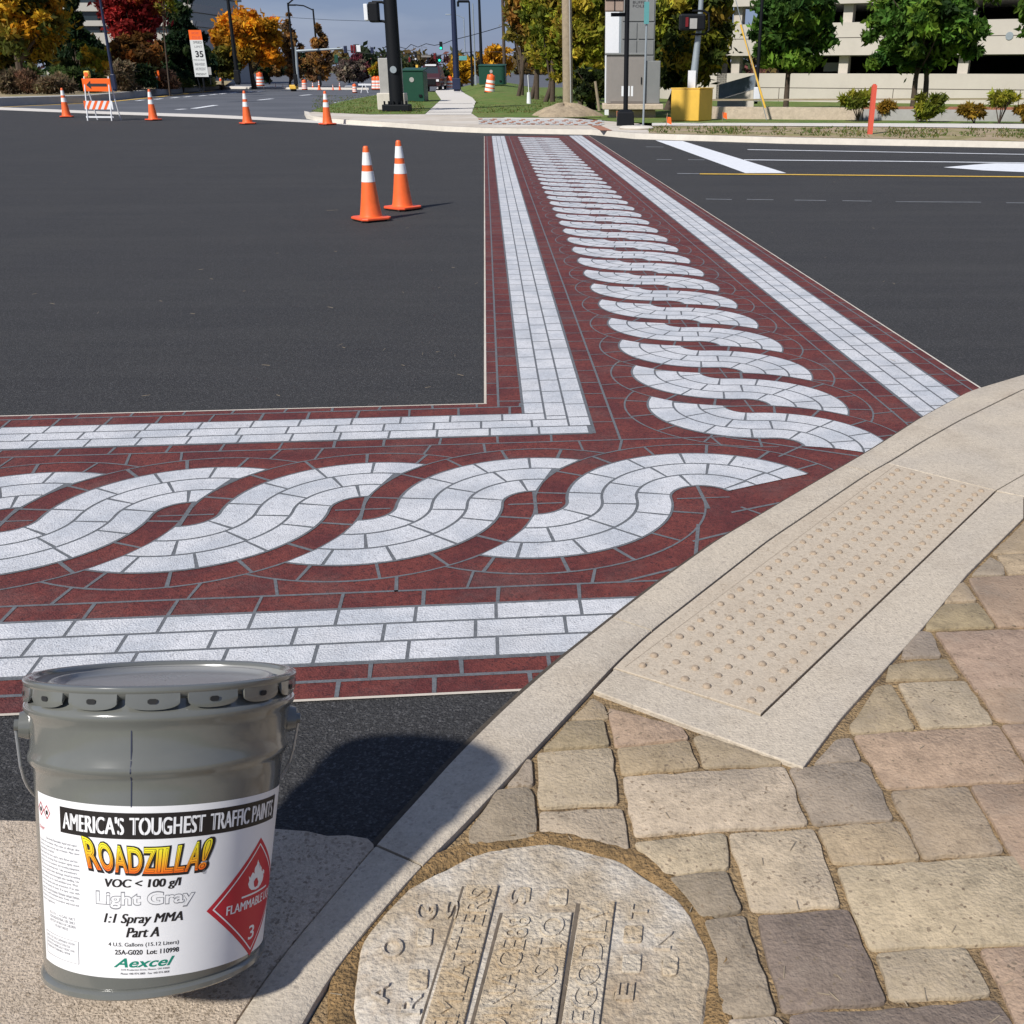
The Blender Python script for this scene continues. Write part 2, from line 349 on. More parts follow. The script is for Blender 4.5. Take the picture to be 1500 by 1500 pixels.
# straight red courses: longitudinal joint lines and cross joints
def course(L, lines, rows, a_s, a_e, ln):
    for c in lines: rib(L, [(a_s(c), c), (a_e, c)])
    for c0, c1 in rows:
        a = a_s((c0 + c1) / 2) + random.uniform(0, ln)
        while a < a_e - .05:
            sk = random.uniform(-.006, .006); rib(L, [(a, c0), (a + sk, c1)], .012); a += ln + random.uniform(-.02, .02)
aA = lambda c: A0
course(LA, (.06, .182, .512), ((0, .06), (.06, .182), (.512, .612)), lambda c: A0, 0.5, .245)
course(LA, (.612,), (), lambda c: A0, 1.45, .245)
course(LA, (2.05, 2.160, 2.497, 2.585), ((2.05, 2.160), (2.497, 2.585), (2.585, 2.67)), lambda c: A0, 1.0, .26)
course(LB, (.06, .182, .512, .622), ((0, .06), (.06, .182), (.512, .622)), lambda c: -c if c < .6 else -.62, B1, .225)
course(LB, (2.045, 2.160, 2.497, 2.61), ((2.045, 2.160), (2.497, 2.61), (2.61, 2.67)), lambda c: -1.0, B1, .235)
# running scroll: ribbon of three lanes round the "eyes"
PER, RI, RO, RC = .63, .12, .51, .63
def arcpt(cx, cy, r, t, sgn): return (cx + sgn * r * math.cos(t), cy - sgn * r * math.sin(t))
def scroll(L, e, sx, c, top_end=None, bot_end=None, first=False):
    # e = eye of the lobe on the small-c side (in units before the stretch sx), the other eye is e-PER
    fx = lambda p: (p[0] * sx, p[1])
    def lobe_pt(r, t, top):     # t from 180deg (mid) to the end; top lobe round e, bottom lobe round e-PER
        if top: return (e + r * math.cos(t), c - r * math.sin(t))
        return (e - PER - r * math.cos(t), c + r * math.sin(t))
    def endang(r, top):
        f_ = top_end if top else bot_end
        return f_ if f_ is not None else math.acos(max(-1, min(1, r / (2 * PER))))
    # backing so the grout shows between the stones
    def lanepoly(rt0, rt1, s0, s1, shrink_end, z, m, n=9):
        # s parameter: s<0 bottom lobe, s>0 top lobe, |s| = angle travelled from the middle; rt = radius in the top lobe, PER-rt in the bottom
        def pt(rt, s):
            if s >= 0:
                r = rt; em = math.pi - endang(r, True); s = min(s, em - shrink_end / r); return lobe_pt(r, math.pi - s, True)
            r = PER - rt; em = math.pi - endang(r, False); s = min(-s, em - shrink_end / r); return lobe_pt(r, math.pi - s, False)
        A, B = [], []
        for i in range(n + 1):
            s = s0 + (s1 - s0) * i / n
            A.append(L(*fx(pt(rt0, s)), z)); B.append(L(*fx(pt(rt1, s)), z))
        k = n + 1; m.add(A + B, [(i, i + 1, k + i + 1, k + i) for i in range(n)])
    NB = 10
    for kb in range(NB):
        ra, rb2 = RI - .004 + (RO - RI + .011) * kb / NB, RI - .004 + (RO - RI + .011) * (kb + 1) / NB
        lanepoly(ra, rb2, -2.7, 2.7, .002, ZG + .0008, grey, 60)
    lanes = [(RI, .25), (.25, .38), (.38, RO)]
    for k, (r0, r1) in enumerate(lanes):
        r0, r1 = r0 + GAP / 2, r1 - GAP / 2
        rm = (r0 + r1) / 2; rb_ = PER - rm
        # arc positions measured in metres from the middle
        smax_t = (math.pi - endang(r0, True)); smax_b = (math.pi - endang(PER - r1, False))
        smax_t2 = (math.pi - endang(r1, True)); smax_b2 = (math.pi - endang(PER - r0, False))
        ln = .205; off = (.0, .11, .03)[k] + .05
        def s_of(d): return d / rm if d >= 0 else d / rb_
        ds = [off + ln * i for i in range(-8, 9)]
        for d0, d1 in zip(ds[:-1], ds[1:]):
            s0, s1 = s_of(d0 + GAP / 2), s_of(d1 - GAP / 2)
            tmx = max(smax_t, smax_t2) ; bmx = max(smax_b, smax_b2)
            if s0 > tmx - .06 or s1 < -bmx + .06: continue
            s1 = min(s1, tmx); s0 = max(s0, -bmx)
            lanepoly(r0, r1, s0, s1, GAP / 2, ZW + random.random() * .0003, whi, 8)
    # red lane outline and its radial joints
    for top in (True, False):
        if (top and top_end is not None): t_end = top_end
        elif (not top and bot_end is not None): t_end = bot_end
        else: t_end = math.pi / 3
        rib(L, [fx(lobe_pt(RC, math.pi + (t_end - math.pi) * i / 24, top)) for i in range(25)], .0095)
        t = math.pi - random.uniform(.1, .3)
        while t > t_end:
            rib(L, [fx(lobe_pt(RO, t, top)), fx(lobe_pt(RC, t, top))], .013); t -= .40 + random.uniform(-.04, .04)
        # small joints from the lane to the straight course
        for t in (1.9, 1.25):
            p = lobe_pt(RC, t + random.uniform(-.1, .1), top); c_line = (c - .72) if top else (c + .72)
            if t > t_end: rib(L, [fx(p), fx((p[0] + random.uniform(-.03, .03), c_line))], .011)
    # eye: centre joint
    rib(L, [fx((e, c - RI)), fx((e, c + RI))], .016); rib(L, [fx((e - .10, c + .01)), fx((e + .10, c + .01))], .010)
sxA, sxB = .68 / .63, .622 / .63
eA = .870 / sxA
for i in range(9):
    scroll(LA, eA - PER * i, sxA, CC, top_end=R(24) if i == 0 else None)
scrB = MB()
eB = -.150 / sxB
for i in range(0, 38): 
    if (eB + PER * i) * sxB < B1 - .3: scroll(LB, eB + PER * i, sxB, CC, bot_end=None)
# extra joints in the wedge beside the kerb and in the corner
for p in [((1.0, 1.45), (1.25, 1.75)), ((.75, 1.75), (1.05, 1.62)), ((.95, 1.50), (1.22, 1.40)), ((.62, 1.98), (.95, 1.78)), ((.80, 1.60), (.72, 1.95)), ((1.12, .62), (1.7, .95)), ((1.3, .9), (1.5, .72)), ((.45, 2.05), (.85, 1.88)), ((1.4, .5), (1.75, .62))]:
    rib(LA, p, .013)
# thin pale border line left by the stencil
quadA(edge, A0, 0.0, -.014, -.001, ZR + .001); quadB(edge, 0, B1, -.014, -.001, ZR + .0015)
quadA(edge, A0, 1.2, WID + .001, WID + .012, ZR + .001); quadB(edge, -1, B1, WID + .001, WID + .013, ZR + .001)
struct('crosswalk_red_paint', red, 'red'); struct('crosswalk_grout_lines', grey, 'grout')
struct('crosswalk_white_bricks', whi, 'white'); struct('crosswalk_border_line', edge, 'far_concrete')

# ------------------------------------------------------------------ near kerb, concrete, tactile panel, pavers
ZK = .036
ko = [(1900, 470), (1700, 500), (1600, 521), (1500, 548), (1420, 572), (1350, 610), (1280, 655), (1165, 722), (1050, 790), (975, 843), (905, 897), (820, 964), (756, 1020), (719, 1055), (660, 1114), (615, 1165), (583, 1199), (550, 1236), (497, 1299), (409, 1402), (341, 1500), (250, 1650), (150, 1850)]
ki = [(1900, 478), (1700, 512), (1600, 536), (1500, 569), (1404, 616), (1351, 646), (1304, 675), (1274, 691.5), (1232, 719.5), (1173, 759), (1127, 789.5), (1030, 865), (954, 924), (902, 971.5), (867, 1010), (828, 1052), (775, 1108), (735, 1150), (684, 1205), (660, 1230), (622, 1264), (590, 1300), (532, 1368), (484, 1430), (444, 1500), (370, 1640), (290, 1850)]
def line(pts, z): return [g(x, y, z) for x, y in pts]
def resample(P, n):
    d = [0]
    for a, b in zip(P[:-1], P[1:]): d.append(d[-1] + (b - a).length)
    out = []
    for i in range(n + 1):
        t = d[-1] * i / n; j = 0
        while j < len(d) - 2 and d[j + 1] < t: j += 1
        k = (t - d[j]) / max(d[j + 1] - d[j], 1e-9); out.append(P[j].lerp(P[j + 1], min(max(k, 0), 1)))
    return out
def smoothp(P, it=2):
    for _ in range(it): P = [P[0]] + [(P[i - 1] + P[i] * 2 + P[i + 1]) / 4 for i in range(1, len(P) - 1)] + [P[-1]]
    return P
NK = 160
KO = smoothp(resample(line(ko, ZK), NK)); KI0 = smoothp(resample(line(ki, ZK), NK))
def nearest(P, Q):
    best = None
    for a, b in zip(Q[:-1], Q[1:]):
        ab = b - a; t = max(0, min(1, (P - a).dot(ab) / ab.length_squared)); q = a + ab * t
        if best is None or (q - P).length < best[0]: best = ((q - P).length, q)
    return best[1]
KI = [nearest(p, KI0) for p in KO]
cuts = [0] + sorted(min(range(NK + 1), key=lambda i: (KO[i] - g(x, y, ZK)).length) for x, y in [(1700, 500), (1236, 679), (904, 900), (550, 1238)]) + [NK]
for a, b in zip(cuts[:-1], cuts[1:]):
    m = MB(); 
    po = KO[a:b + 1]; pi = KI[a:b + 1]
    k = len(po)
    # small opening at both ends for the joint
    po = [po[0].lerp(po[1], .07)] + po[1:-1] + [po[-1].lerp(po[-2], .06)]; pi = [pi[0].lerp(pi[1], .07)] + pi[1:-1] + [pi[-1].lerp(pi[-2], .06)]
    # section: outer foot, rounded outer shoulder, top, rounded inner shoulder, inner foot
    secs = []
    for o_, i_ in zip(po, pi):
        d = (i_ - o_); d.z = 0; L_ = d.length; d.normalize()
        inn = i_ - d * .0035
        secs.append([o_ + Vector((0, 0, -.034)), o_ + d * .001 + Vector((0, 0, -.009)), o_ + d * .003 + Vector((0, 0, -.002)), o_ + d * .007, inn - d * .005, inn - d * .001 + Vector((0, 0, -.003)), inn + Vector((0, 0, -.03))])
    n = 7; vs = [v for s_ in secs for v in s_]
    fs = [(j * n + i, j * n + i + 1, (j + 1) * n + i + 1, (j + 1) * n + i) for j in range(k - 1) for i in range(n - 1)] + [tuple(range(n)), tuple(range((k - 1) * n, k * n))[::-1]]
    m.add(vs, fs); struct('kerb', m, 'kerb', smooth=True)
# dark strip of bare asphalt along the kerb
m = MB(); vs = []
OD = []
for o_, i_ in zip(KO, KI):
    d = (o_ - i_); d.z = 0; d.normalize(); OD.append(o_ + d * .030)
n = len(KO); m.add([(p.x, p.y, .0095) for p in OD] + [(p.x, p.y, .0095) for p in KO], [(i, i + 1, n + i + 1, n + i) for i in range(n - 1)])
m2 = MB(); m2.v = m.v; m2.f = m.f; struct('gutter_joint', m2, 'joint')
# bedding under all paving (dark, closes the joints)
m = MB(); far = [Vector((9, 12, .006)), Vector((9, -3, .006)), Vector((-3, -3, .006))]
KIin = [(p.x, p.y, .004) for p in KO]
m = MB(); bedp = [Vector((p.x, p.y, .013)) for p in KI]
n = len(bedp); rgt = [Vector((7.5, p.y * .6 - .5, .013)) if p.y > .5 else Vector((4, -2, .013)) for p in bedp]
m.add([(p.x, p.y, .019) for p in KI] + [(a.x + 6.5, a.y - 4.5, .019) for a in KO], [(i, i + 1, n + i + 1, n + i) for i in range(n - 1)])
struct('paving_bed', m, 'sand')

def inset(poly, dist):
    n = len(poly); A = sum(poly[i].x * poly[(i + 1) % n].y - poly[(i + 1) % n].x * poly[i].y for i in range(n))
    if A < 0: poly = poly[::-1]
    out = []
    for i in range(n):
        a, b, c = poly[i - 1], poly[i], poly[(i + 1) % n]
        d1 = (b - a).normalized(); d2 = (c - b).normalized(); n1 = Vector((-d1.y, d1.x)); n2 = Vector((-d2.y, d2.x))
        s_ = n1 + n2; k = s_.length_squared
        out.append(b + s_ * (2 / k) * dist if k > .3 else b + n1 * dist)
    return out
def slab(m, pts, z0, z1, ins=.003, bev=.004, rnd=0, tilt=0):
    P = [Vector((p[0], p[1])) for p in pts]; P = inset(P, ins)
    if rnd:
        Q = []; n = len(P)
        for i in range(n):
            a, b, c = P[i - 1], P[i], P[(i + 1) % n]; r1 = min(rnd, (b - a).length * .35); r2 = min(rnd, (c - b).length * .35)
            s_ = b + (a - b).normalized() * r1; e = b + (c - b).normalized() * r2
            for t in (0, .33, .67, 1): Q.append(s_ * (1 - t) ** 2 + b * 2 * t * (1 - t) + e * t * t)
        # subdivide long sides with a slight wobble (worn edges)
        P = []; n = len(Q)
        for i in range(n):
            a, b = Q[i], Q[(i + 1) % n]; P.append(a); L_ = (b - a).length
            if L_ > .07:
                d = (b - a).normalized(); nn = Vector((-d.y, d.x)); k = int(L_ / .035)
                for j in range(1, k): P.append(a.lerp(b, j / k) + nn * random.uniform(-.004, .004))
    n = len(P)
    P1 = inset(P, bev * .3); P2 = inset(P, bev * .95)
    if len(P1) != n or len(P2) != n: return
    tx, ty = random.uniform(-tilt, tilt), random.uniform(-tilt, tilt); c = sum(P, Vector((0, 0))) / n
    zz = lambda p, z: z + (p.x - c.x) * tx + (p.y - c.y) * ty
    vs = [(p.x, p.y, z0) for p in P] + [(p.x, p.y, zz(p, z1 - bev)) for p in P] + [(p.x, p.y, zz(p, z1 - bev * .28)) for p in P1] + [(p.x, p.y, zz(p, z1)) for p in P2]
    fs = [(k * n + i, k * n + (i + 1) % n, (k + 1) * n + (i + 1) % n, (k + 1) * n + i) for k in range(3) for i in range(n)] + [tuple(range(3 * n, 4 * n))]
    m.add(vs, fs)
# concrete pan at lower left
m = MB()
top = [(-500, 1160), (-200, 1186), (0, 1199), (150, 1203), (300, 1207), (407, 1212), (450, 1215), (480, 1222), (510, 1221), (540, 1226), (549, 1234)]
lft = [p for p in KO if p.y < g(550, 1236, ZK).y]
pts = [g(x, y, .03) for x, y in top] + lft + [Vector((-2.6, lft[-1].y, 0))]
slab(m, [(p.x, p.y) for p in pts], -.02, .030, ins=.003, bev=.004); struct('concrete_gutter_pan', m, 'pan')
# tactile panel and its concrete borders
kin = lambda x0_, x1_: [p for p in KI if x0_ <= proj(*p)[0] <= x1_]
def kinpts(pa, pb):      # kerb inner points between two photo points
    ia = min(range(len(KI)), key=lambda i: (KI[i] - g(*pa, ZK)).length); ib = min(range(len(KI)), key=lambda i: (KI[i] - g(*pb, ZK)).length)
    s_ = 1 if ib > ia else -1
    return [KI[i] for i in range(ia, ib + s_, s_)]
m = MB(); slab(m, [(p.x, p.y) for p in kinpts((1304, 677), (899, 974)) + [g(x, y, ZK) for x, y in ((902, 978), (1115, 1045), (1459, 717.5))]], 0, ZK - .003, ins=.0025, bev=.002)
struct('tactile_paving', m, 'tactile')
m = MB(); A_, B_, C2, D2 = [g(x, y, ZK - .0022) for x, y in ((915, 977), (1311, 681.5), (1100, 1028), (1450, 716))]
for p_, q_ in ((A_, B_),):
    d_ = (q_ - p_).normalized() * .0015; n_ = Vector((-d_.y, d_.x, 0)); m.poly([p_ - n_, p_ + n_, q_ + n_, q_ - n_])
struct('score_line', m, 'score')
m = MB()
D00, D10, D01, D11 = [g(x, y, ZK) for x, y in ((941, 973), (1099, 1025), (1314, 688), (1437, 718))]
nr, ncol = 31, 6
def dome(m, c, r, h):
    n = 12; prof = [(r, -.001), (r * .9, h * .5), (r * .62, h * .92), (r * .3, h), (0.0005, h)]
    vs = []
    for rr, z in prof:
        for i in range(n): t = 2 * math.pi * i / n; vs.append((c.x + rr * math.cos(t), c.y + rr * math.sin(t), c.z + z))
    m.add(vs, [(j * n + i, j * n + (i + 1) % n, (j + 1) * n + (i + 1) % n, (j + 1) * n + i) for j in range(len(prof) - 1) for i in range(n)])
for i in range(nr):
    for j in range(ncol):
        a = D00.lerp(D10, j / (ncol - 1)); b = D01.lerp(D11, j / (ncol - 1)); c = a.lerp(b, (i + (.0)) / (nr - 1))
        c.x += random.uniform(-.004, .004); c.y += random.uniform(-.004, .004); c.z = ZK - .003
        dome(m, c, .0122 * random.uniform(.92, 1.06), .0085 * random.uniform(.8, 1.1))
struct('tactile_domes', m, 'dome', smooth=True)
m = MB(); G = lambda *q: [g(x, y, ZK) for x, y in q]
def slab2(m, P, **k): slab(m, [(p.x, p.y) for p in P], 0, ZK - .003, **k)
m = MB(); slab2(m, G((869, 1010), (900, 978), (1115, 1047), (1459, 719), (1500, 726), (1500, 757), (1457, 800), (1418, 839), (1353, 917), (1301, 974), (1231, 1052), (1177, 1123)), ins=.001, bev=.003)
struct('paving_border', m, 'kerb')
m = MB(); slab2(m, kinpts((1306, 676), (1850, 486)) + G((1850, 560), (1640, 628), (1500, 694), (1459, 717.5), (1306, 679)), ins=.003, bev=.003)
slab2(m, G((1459, 717.5), (1500, 694), (1640, 628), (1850, 560), (1850, 590), (1640, 668), (1500, 757), (1500, 726)), ins=.002, bev=.003)
struct('pavement_slab', m, 'kerb')

# pavers traced stone by stone; colours vary from stone to stone
T1 = lambda X, Y: (750 + X / 2, 1000 + Y / 2)
T2 = lambda X, Y: (850 + X / 2.3077, 640 + Y / 2.3077)
T3 = lambda X, Y: (1280 + X / 5.357, 720 + Y / 5.357)
T4 = lambda X, Y: (660 + X / 6.25, 1020 + Y / 6.25)
TAN, LT, GR, DK, PK, PU, OL = (.36, .275, .18), (.425, .34, .235), (.305, .245, .18), (.255, .205, .15), (.345, .245, .17), (.215, .165, .13), (.32, .25, .155)
stones = [
 (T1, TAN, [(235, 42), (270, 62), (287, 106), (168, 108)]), (T1, PK, [(280, 72), (500, 130), (522, 165), (300, 186)]),
 (T1, OL, [(165, 112), (270, 108), (288, 184), (86, 196)]), (T1, LT, [(72, 205), (292, 190), (312, 355), (78, 366)]),
 (T4, GR, [(700, 565), (750, 585), (765, 815), (500, 825)]), (T4, GR, [(420, 850), (720, 825), (770, 900), (795, 1285), (240, 1375), (165, 1350), (160, 1230)]),
 (T1, LT, [(78, 376), (325, 366), (348, 508), (200, 462), (80, 448)]), (T1, TAN, [(305, 190), (518, 166), (552, 247), (320, 268)]),
 (T1, OL, [(528, 158), (560, 150), (790, 228), (792, 238), (560, 247)]), (T1, LT, [(322, 274), (800, 243), (872, 414), (358, 448)]),
 (T1, GR, [(808, 248), (1018, 226), (1048, 240), (1122, 400), (882, 415)]), (T1, LT, [(352, 468), (600, 438), (630, 446), (638, 545), (450, 566)]),
 (T1, LT, [(632, 440), (885, 425), (966, 655), (700, 668)]), (T1, DK, [(455, 570), (630, 550), (678, 668), (556, 692)]),
 (T1, GR, [(558, 695), (682, 680), (778, 972), (610, 976), (600, 800)]), (T1, PU, [(716, 680), (986, 662), (1102, 938), (790, 964)]),
 (T1, TAN, [(892, 424), (1140, 403), (1200, 516), (940, 528)]), (T1, LT, [(948, 538), (1480, 503), (1512, 545), (1590, 762), (1048, 782)]),
 (T1, TAN, [(1106, 318), (1335, 303), (1446, 494), (1206, 514)]), (T1, PK, [(1340, 300), (1620, 285), (1760, 540), (1500, 556), (1450, 482)]),
 (T1, PK, [(998, 152), (1425, 122), (1520, 270), (1530, 284), (1098, 308)]), (T1, GR, [(948, 165), (996, 160), (1026, 228), (880, 240)]),
 (T1, OL, [(1065, 10), (1112, 2), (1184, 134), (998, 150), (985, 128)]), (T1, LT, [(1128, 0), (1330, -8), (1414, 120), (1200, 132)]),
 (T1, PK, [(1340, -18), (1660, -40), (1760, 100), (1500, 118), (1420, 108)]), (T1, PK, [(1430, 122), (1780, 98), (1930, 250), (1540, 280)]),
 (T1, LT, [(1062, 790), (1330, 772), (1410, 914), (1108, 930)]), (T1, PK, [(1366, 776), (1620, 762), (1780, 1080), (1520, 1100), (1460, 960)]),
 (T1, PU, [(806, 972), (1420, 926), (1500, 1060), (1560, 1190), (890, 1230)]), (T1, LT, [(600, 985), (775, 972), (800, 1000), (880, 1240), (640, 1260)]),
 (T2, PK, [(1310, 475), (1560, 462), (1660, 636), (1412, 641)]), (T2, TAN, [(1247, 520), (1296, 487), (1344, 553), (1228, 560)]),
 (T2, OL, [(1168, 626), (1228, 563), (1344, 558), (1407, 641), (1166, 651)]), (T2, GR, [(1108, 683), (1146, 655), (1188, 660), (1224, 742), (1082, 746)]),
 (T2, PK, [(1197, 660), (1640, 645), (1740, 838), (1338, 858)]), (T2, OL, [(1042, 770), (1240, 748), (1284, 812), (1030, 822)]),
 (T3, GR, [(912, 505), (1020, 565), (1035, 650), (760, 655)]), (T3, TAN, [(960, 497), (1400, 478), (1560, 640), (1060, 652)]),
 (T3, TAN, [(1179, 230), (1400, 40), (1700, 460), (960, 490), (925, 478)]),
]
m = MB(); polys = []
for T, c, pts in stones:
    P = [g(*T(*q), .028) for q in pts]
    k = random.uniform(.93, 1.07); m.cc = (c[0] * k, c[1] * k, c[2] * k * random.uniform(.95, 1.05))
    slab(m, [(p.x, p.y) for p in P], 0, .029 + random.uniform(-.0015, .0015), ins=.0008, bev=.0038, rnd=.013, tilt=.003)
# the same paving carries on outside the photograph
ea = (g(*T1(800, 243)) - g(*T1(322, 274))); ea.z = 0; ea.normalize(); eb = Vector((-ea.y, ea.x, 0)); org = g(*T1(1098, 308))
for i in range(-12, 30):
    for j in range(-16, 14):
        a, b = org + ea * (.30 * i + (.14 if j % 2 else 0)) + eb * .22 * j, None
        Q = [a, a + ea * .30, a + ea * .30 + eb * .22, a + eb * .22]
        ok = True
        for q in Q + [sum(Q, Vector((0, 0, 0))) / 4]:
            if q.y < .3 and abs(q.x) > 6: ok = False
            if q.y > -.1:
                px, py = proj(q.x, q.y, .02)
                if q.y * cp + H * sp > .3 and 380 < px < 1530 and py < 1530: ok = False
            near = min(KO, key=lambda p: (p.xy - q.xy).length); idx = KO.index(near)
            nrm = (KI[idx] - KO[idx]); nrm.z = 0
            if nrm.normalized().dot(Vector((q.x, q.y, 0)) - Vector((near.x, near.y, 0))) < .17: ok = False
            if q.y > 0.3:
                # keep clear of the concrete slabs on the right
                if px > 1450 and py < 757 - (px - 1500) * .47 + 10: ok = False
            if q.y < -2.4 or (q - Vector((-.09, 1.444, 0))).length < .42: ok = False
        if ok:
            c = random.choice([TAN, LT, GR, PK, OL, PU, LT]); m.cc = c
            slab(m, [(q.x, q.y) for q in Q], 0, .029 + random.uniform(-.0015, .0015), ins=.0015, bev=.0038, rnd=.013, tilt=.003)
struct('paving_stones', m, 'paver', smooth=True)

# utility lid set in the paving
LC = Vector((-.09, 1.444, 0)); LR = .337
lid = thing('utility_cover', (LC.x, LC.y, 0), 'round worn concrete utility lid with raised lettering, set in sand among the pavers', 'utility lid')
m = MB(); n = 96
rad = [LR + (.004 * math.sin(5 * t_) + .003 * math.sin(13 * t_ + 1) + random.uniform(-.0015, .0015)) for t_ in [2 * math.pi * i / n for i in range(n)]]
vs = []
for k, z in ((1, .0), (1, .022), (.985, .0275), (.93, .030), (.5, .031), (.2, .031)):
    for i in range(n): t_ = 2 * math.pi * i / n; vs.append((rad[i] * k * math.cos(t_), rad[i] * k * math.sin(t_), z))
m.add(vs, [(j * n + i, j * n + (i + 1) % n, (j + 1) * n + (i + 1) % n, (j + 1) * n + i) for j in range(5) for i in range(n)] + [tuple(range(5 * n, 6 * n))])
m.build('disc', 'lid', lid, smooth=True)
def lq(*q): return [g(x, y, .034) - LC for x, y in q]
plates = [((684, 1297), (730, 1298), (655, 1600), (592, 1600)), ((737, 1340), (838, 1338), (800, 1600), (668, 1600)), ((852, 1322), (901, 1322), (865, 1600), (806, 1600))]
words = [['CREMLATTERS'], ['DRAINS TO', 'ORDINACE88'], ['TELEGODILV']]
for q, ws in zip(plates, words):
    P = lq(*q); mm = MB(); slab(mm, [(p.x, p.y) for p in P], .029, .0385, ins=0, bev=.002)
    pn = mm.build('raised_panel', 'lidtan', lid)
    mt = MB(); nw = len(ws)
    for k, wd in enumerate(ws):
        vs, fs = fit_text(wd, 0.03, .97, (k + .17) / nw, (k + .83) / nw, offset=0)
        # text runs from near to far: u along the column, v across
        def mp_(u, v): 
            v = 1 - v; a = P[3].lerp(P[0], u); b = P[2].lerp(P[1], u); return a.lerp(b, v)
        top_ = [mp_(*v) for v in vs]; nn = len(vs)
        mt.add([(p.x, p.y, .0425) for p in top_] + [(p.x, p.y, .0375) for p in top_], fs)
        # side walls from boundary edges
        from collections import Counter
        ec = Counter()
        for f in fs:
            for i in range(len(f)): ec[tuple(sorted((f[i], f[(i + 1) % len(f)])))] += 1
        base = len(mt.v) - 2 * nn
        mt.f += [(base + a, base + b, base + nn + b, base + nn + a) for (a, b), c_ in ec.items() if c_ == 1]
    mt.build('raised_letters', 'lidtan', pn)
for (x0_, x1_, y0_, y1_) in ((805, 832, 1302, 1326), (760, 778, 1300, 1320), (915, 942, 1356, 1380), (912, 940, 1398, 1424), (972, 994, 1402, 1428), (612, 634, 1360, 1385), (600, 628, 1420, 1448)):
    mm = MB(); P = lq((x0_, y0_), (x1_, y0_), (x1_ - 2, y1_), (x0_ - 2, y1_)); slab(mm, [(p.x, p.y) for p in P], .029, .036, ins=0, bev=.002, rnd=.006)
    mm.build('raised_stud', 'lidtan', lid)
for s_, x0_, x1_, y0_, y1_ in (('G', 610, 640, 1325, 1350), ('O', 560, 592, 1375, 1402), ('S', 655, 672, 1320, 1345), ('R', 590, 618, 1455, 1485), ('S', 748, 772, 1303, 1325), ('A', 545, 570, 1440, 1470), ('T', 925, 950, 1325, 1345), ('E', 905, 930, 1440, 1465), ('N', 960, 985, 1365, 1390)):
    vs, fs = fit_text(s_, 0, 1, 0, 1); P = lq((x0_, y0_), (x1_, y0_), (x1_ - 3, y1_), (x0_ - 3, y1_)); mm = MB()
    q_ = [P[3].lerp(P[0], v[0]).lerp(P[2].lerp(P[1], v[0]), 1 - v[1]) for v in vs]; nn = len(q_)
    ec = {}
    for f in fs:
        for i in range(len(f)): e_ = tuple(sorted((f[i], f[(i + 1) % len(f)]))); ec[e_] = ec.get(e_, 0) + 1
    mm.add([(p.x, p.y, .0365) for p in q_] + [(p.x, p.y, .029) for p in q_], list(fs) + [(a_, b_, nn + b_, nn + a_) for (a_, b_), c_ in ec.items() if c_ == 1]); mm.build('worn_letter', 'lid', lid)
# flat dark strips drawn as grooves beside the raised panels
mm = MB()
for a, b, wd in (((678, 1297), (584, 1600), .004), ((734, 1336), (664, 1600), .006), ((847, 1322), (802, 1600), .008)):
    A, B = lq(a, b); d = (B - A).normalized(); nn = Vector((-d.y, d.x, 0)) * wd / 2
    A.z = B.z = .0318; mm = MB(); mm.poly([A - nn, A + nn, B + nn, B - nn]); mm.build('groove', 'groove', lid)

m = MB(); n = 120; vs = []
for r_, z_ in ((LR - .006, .021), (LR + .002, .0255), (LR + .020, .0290), (LR + .034, .0292), (LR + .044, .0270), (LR + .048, .019)):
    for i in range(n): t_ = 2 * math.pi * i / n; rr = r_ + .003 * math.sin(9 * t_) + random.uniform(-.002, .002); vs.append((LC.x + rr * math.cos(t_), LC.y + rr * math.sin(t_), z_ + random.uniform(-.001, .001)))
m.add(vs, [(j * n + i, j * n + (i + 1) % n, (j + 1) * n + (i + 1) % n, (j + 1) * n + i) for j in range(5) for i in range(n)])
struct('grit_ring', m, 'grit', smooth=True)

# bits of straw and a twig on the paving: loose debris too small and many to name
m = MB()
def bit(x, y, L_, a, z): 
    p = g(x, y, z); d = Vector((math.cos(a), math.sin(a), 0)); m.tube(p - d * L_ / 2, p + d * L_ / 2 + Vector((0, 0, .003)), .0012, .0008, n=5)
for i in range(90):
    x, y = random.uniform(480, 1500), random.uniform(760, 1500)
    q = g(x, y, .03); 
    nearp = min(KI, key=lambda p: (p.xy - q.xy).length); idx = KI.index(nearp); nrm = KI[idx] - KO[idx]; nrm.z = 0
    if nrm.normalized().dot(Vector((q.x - nearp.x, q.y - nearp.y, 0))) < .01: continue
    if y < 1020 and x < 1330: continue
    bit(x, y, random.uniform(.008, .03), random.uniform(0, 3.14), .0305)
for i in range(60): bit(random.uniform(0, 1400), random.uniform(230, 580), random.uniform(.02, .05), random.uniform(0, 3.14), .013)
bit(487, 308, .14, .2, .01)
struct('straw_debris', m, 'wood', kind='stuff')

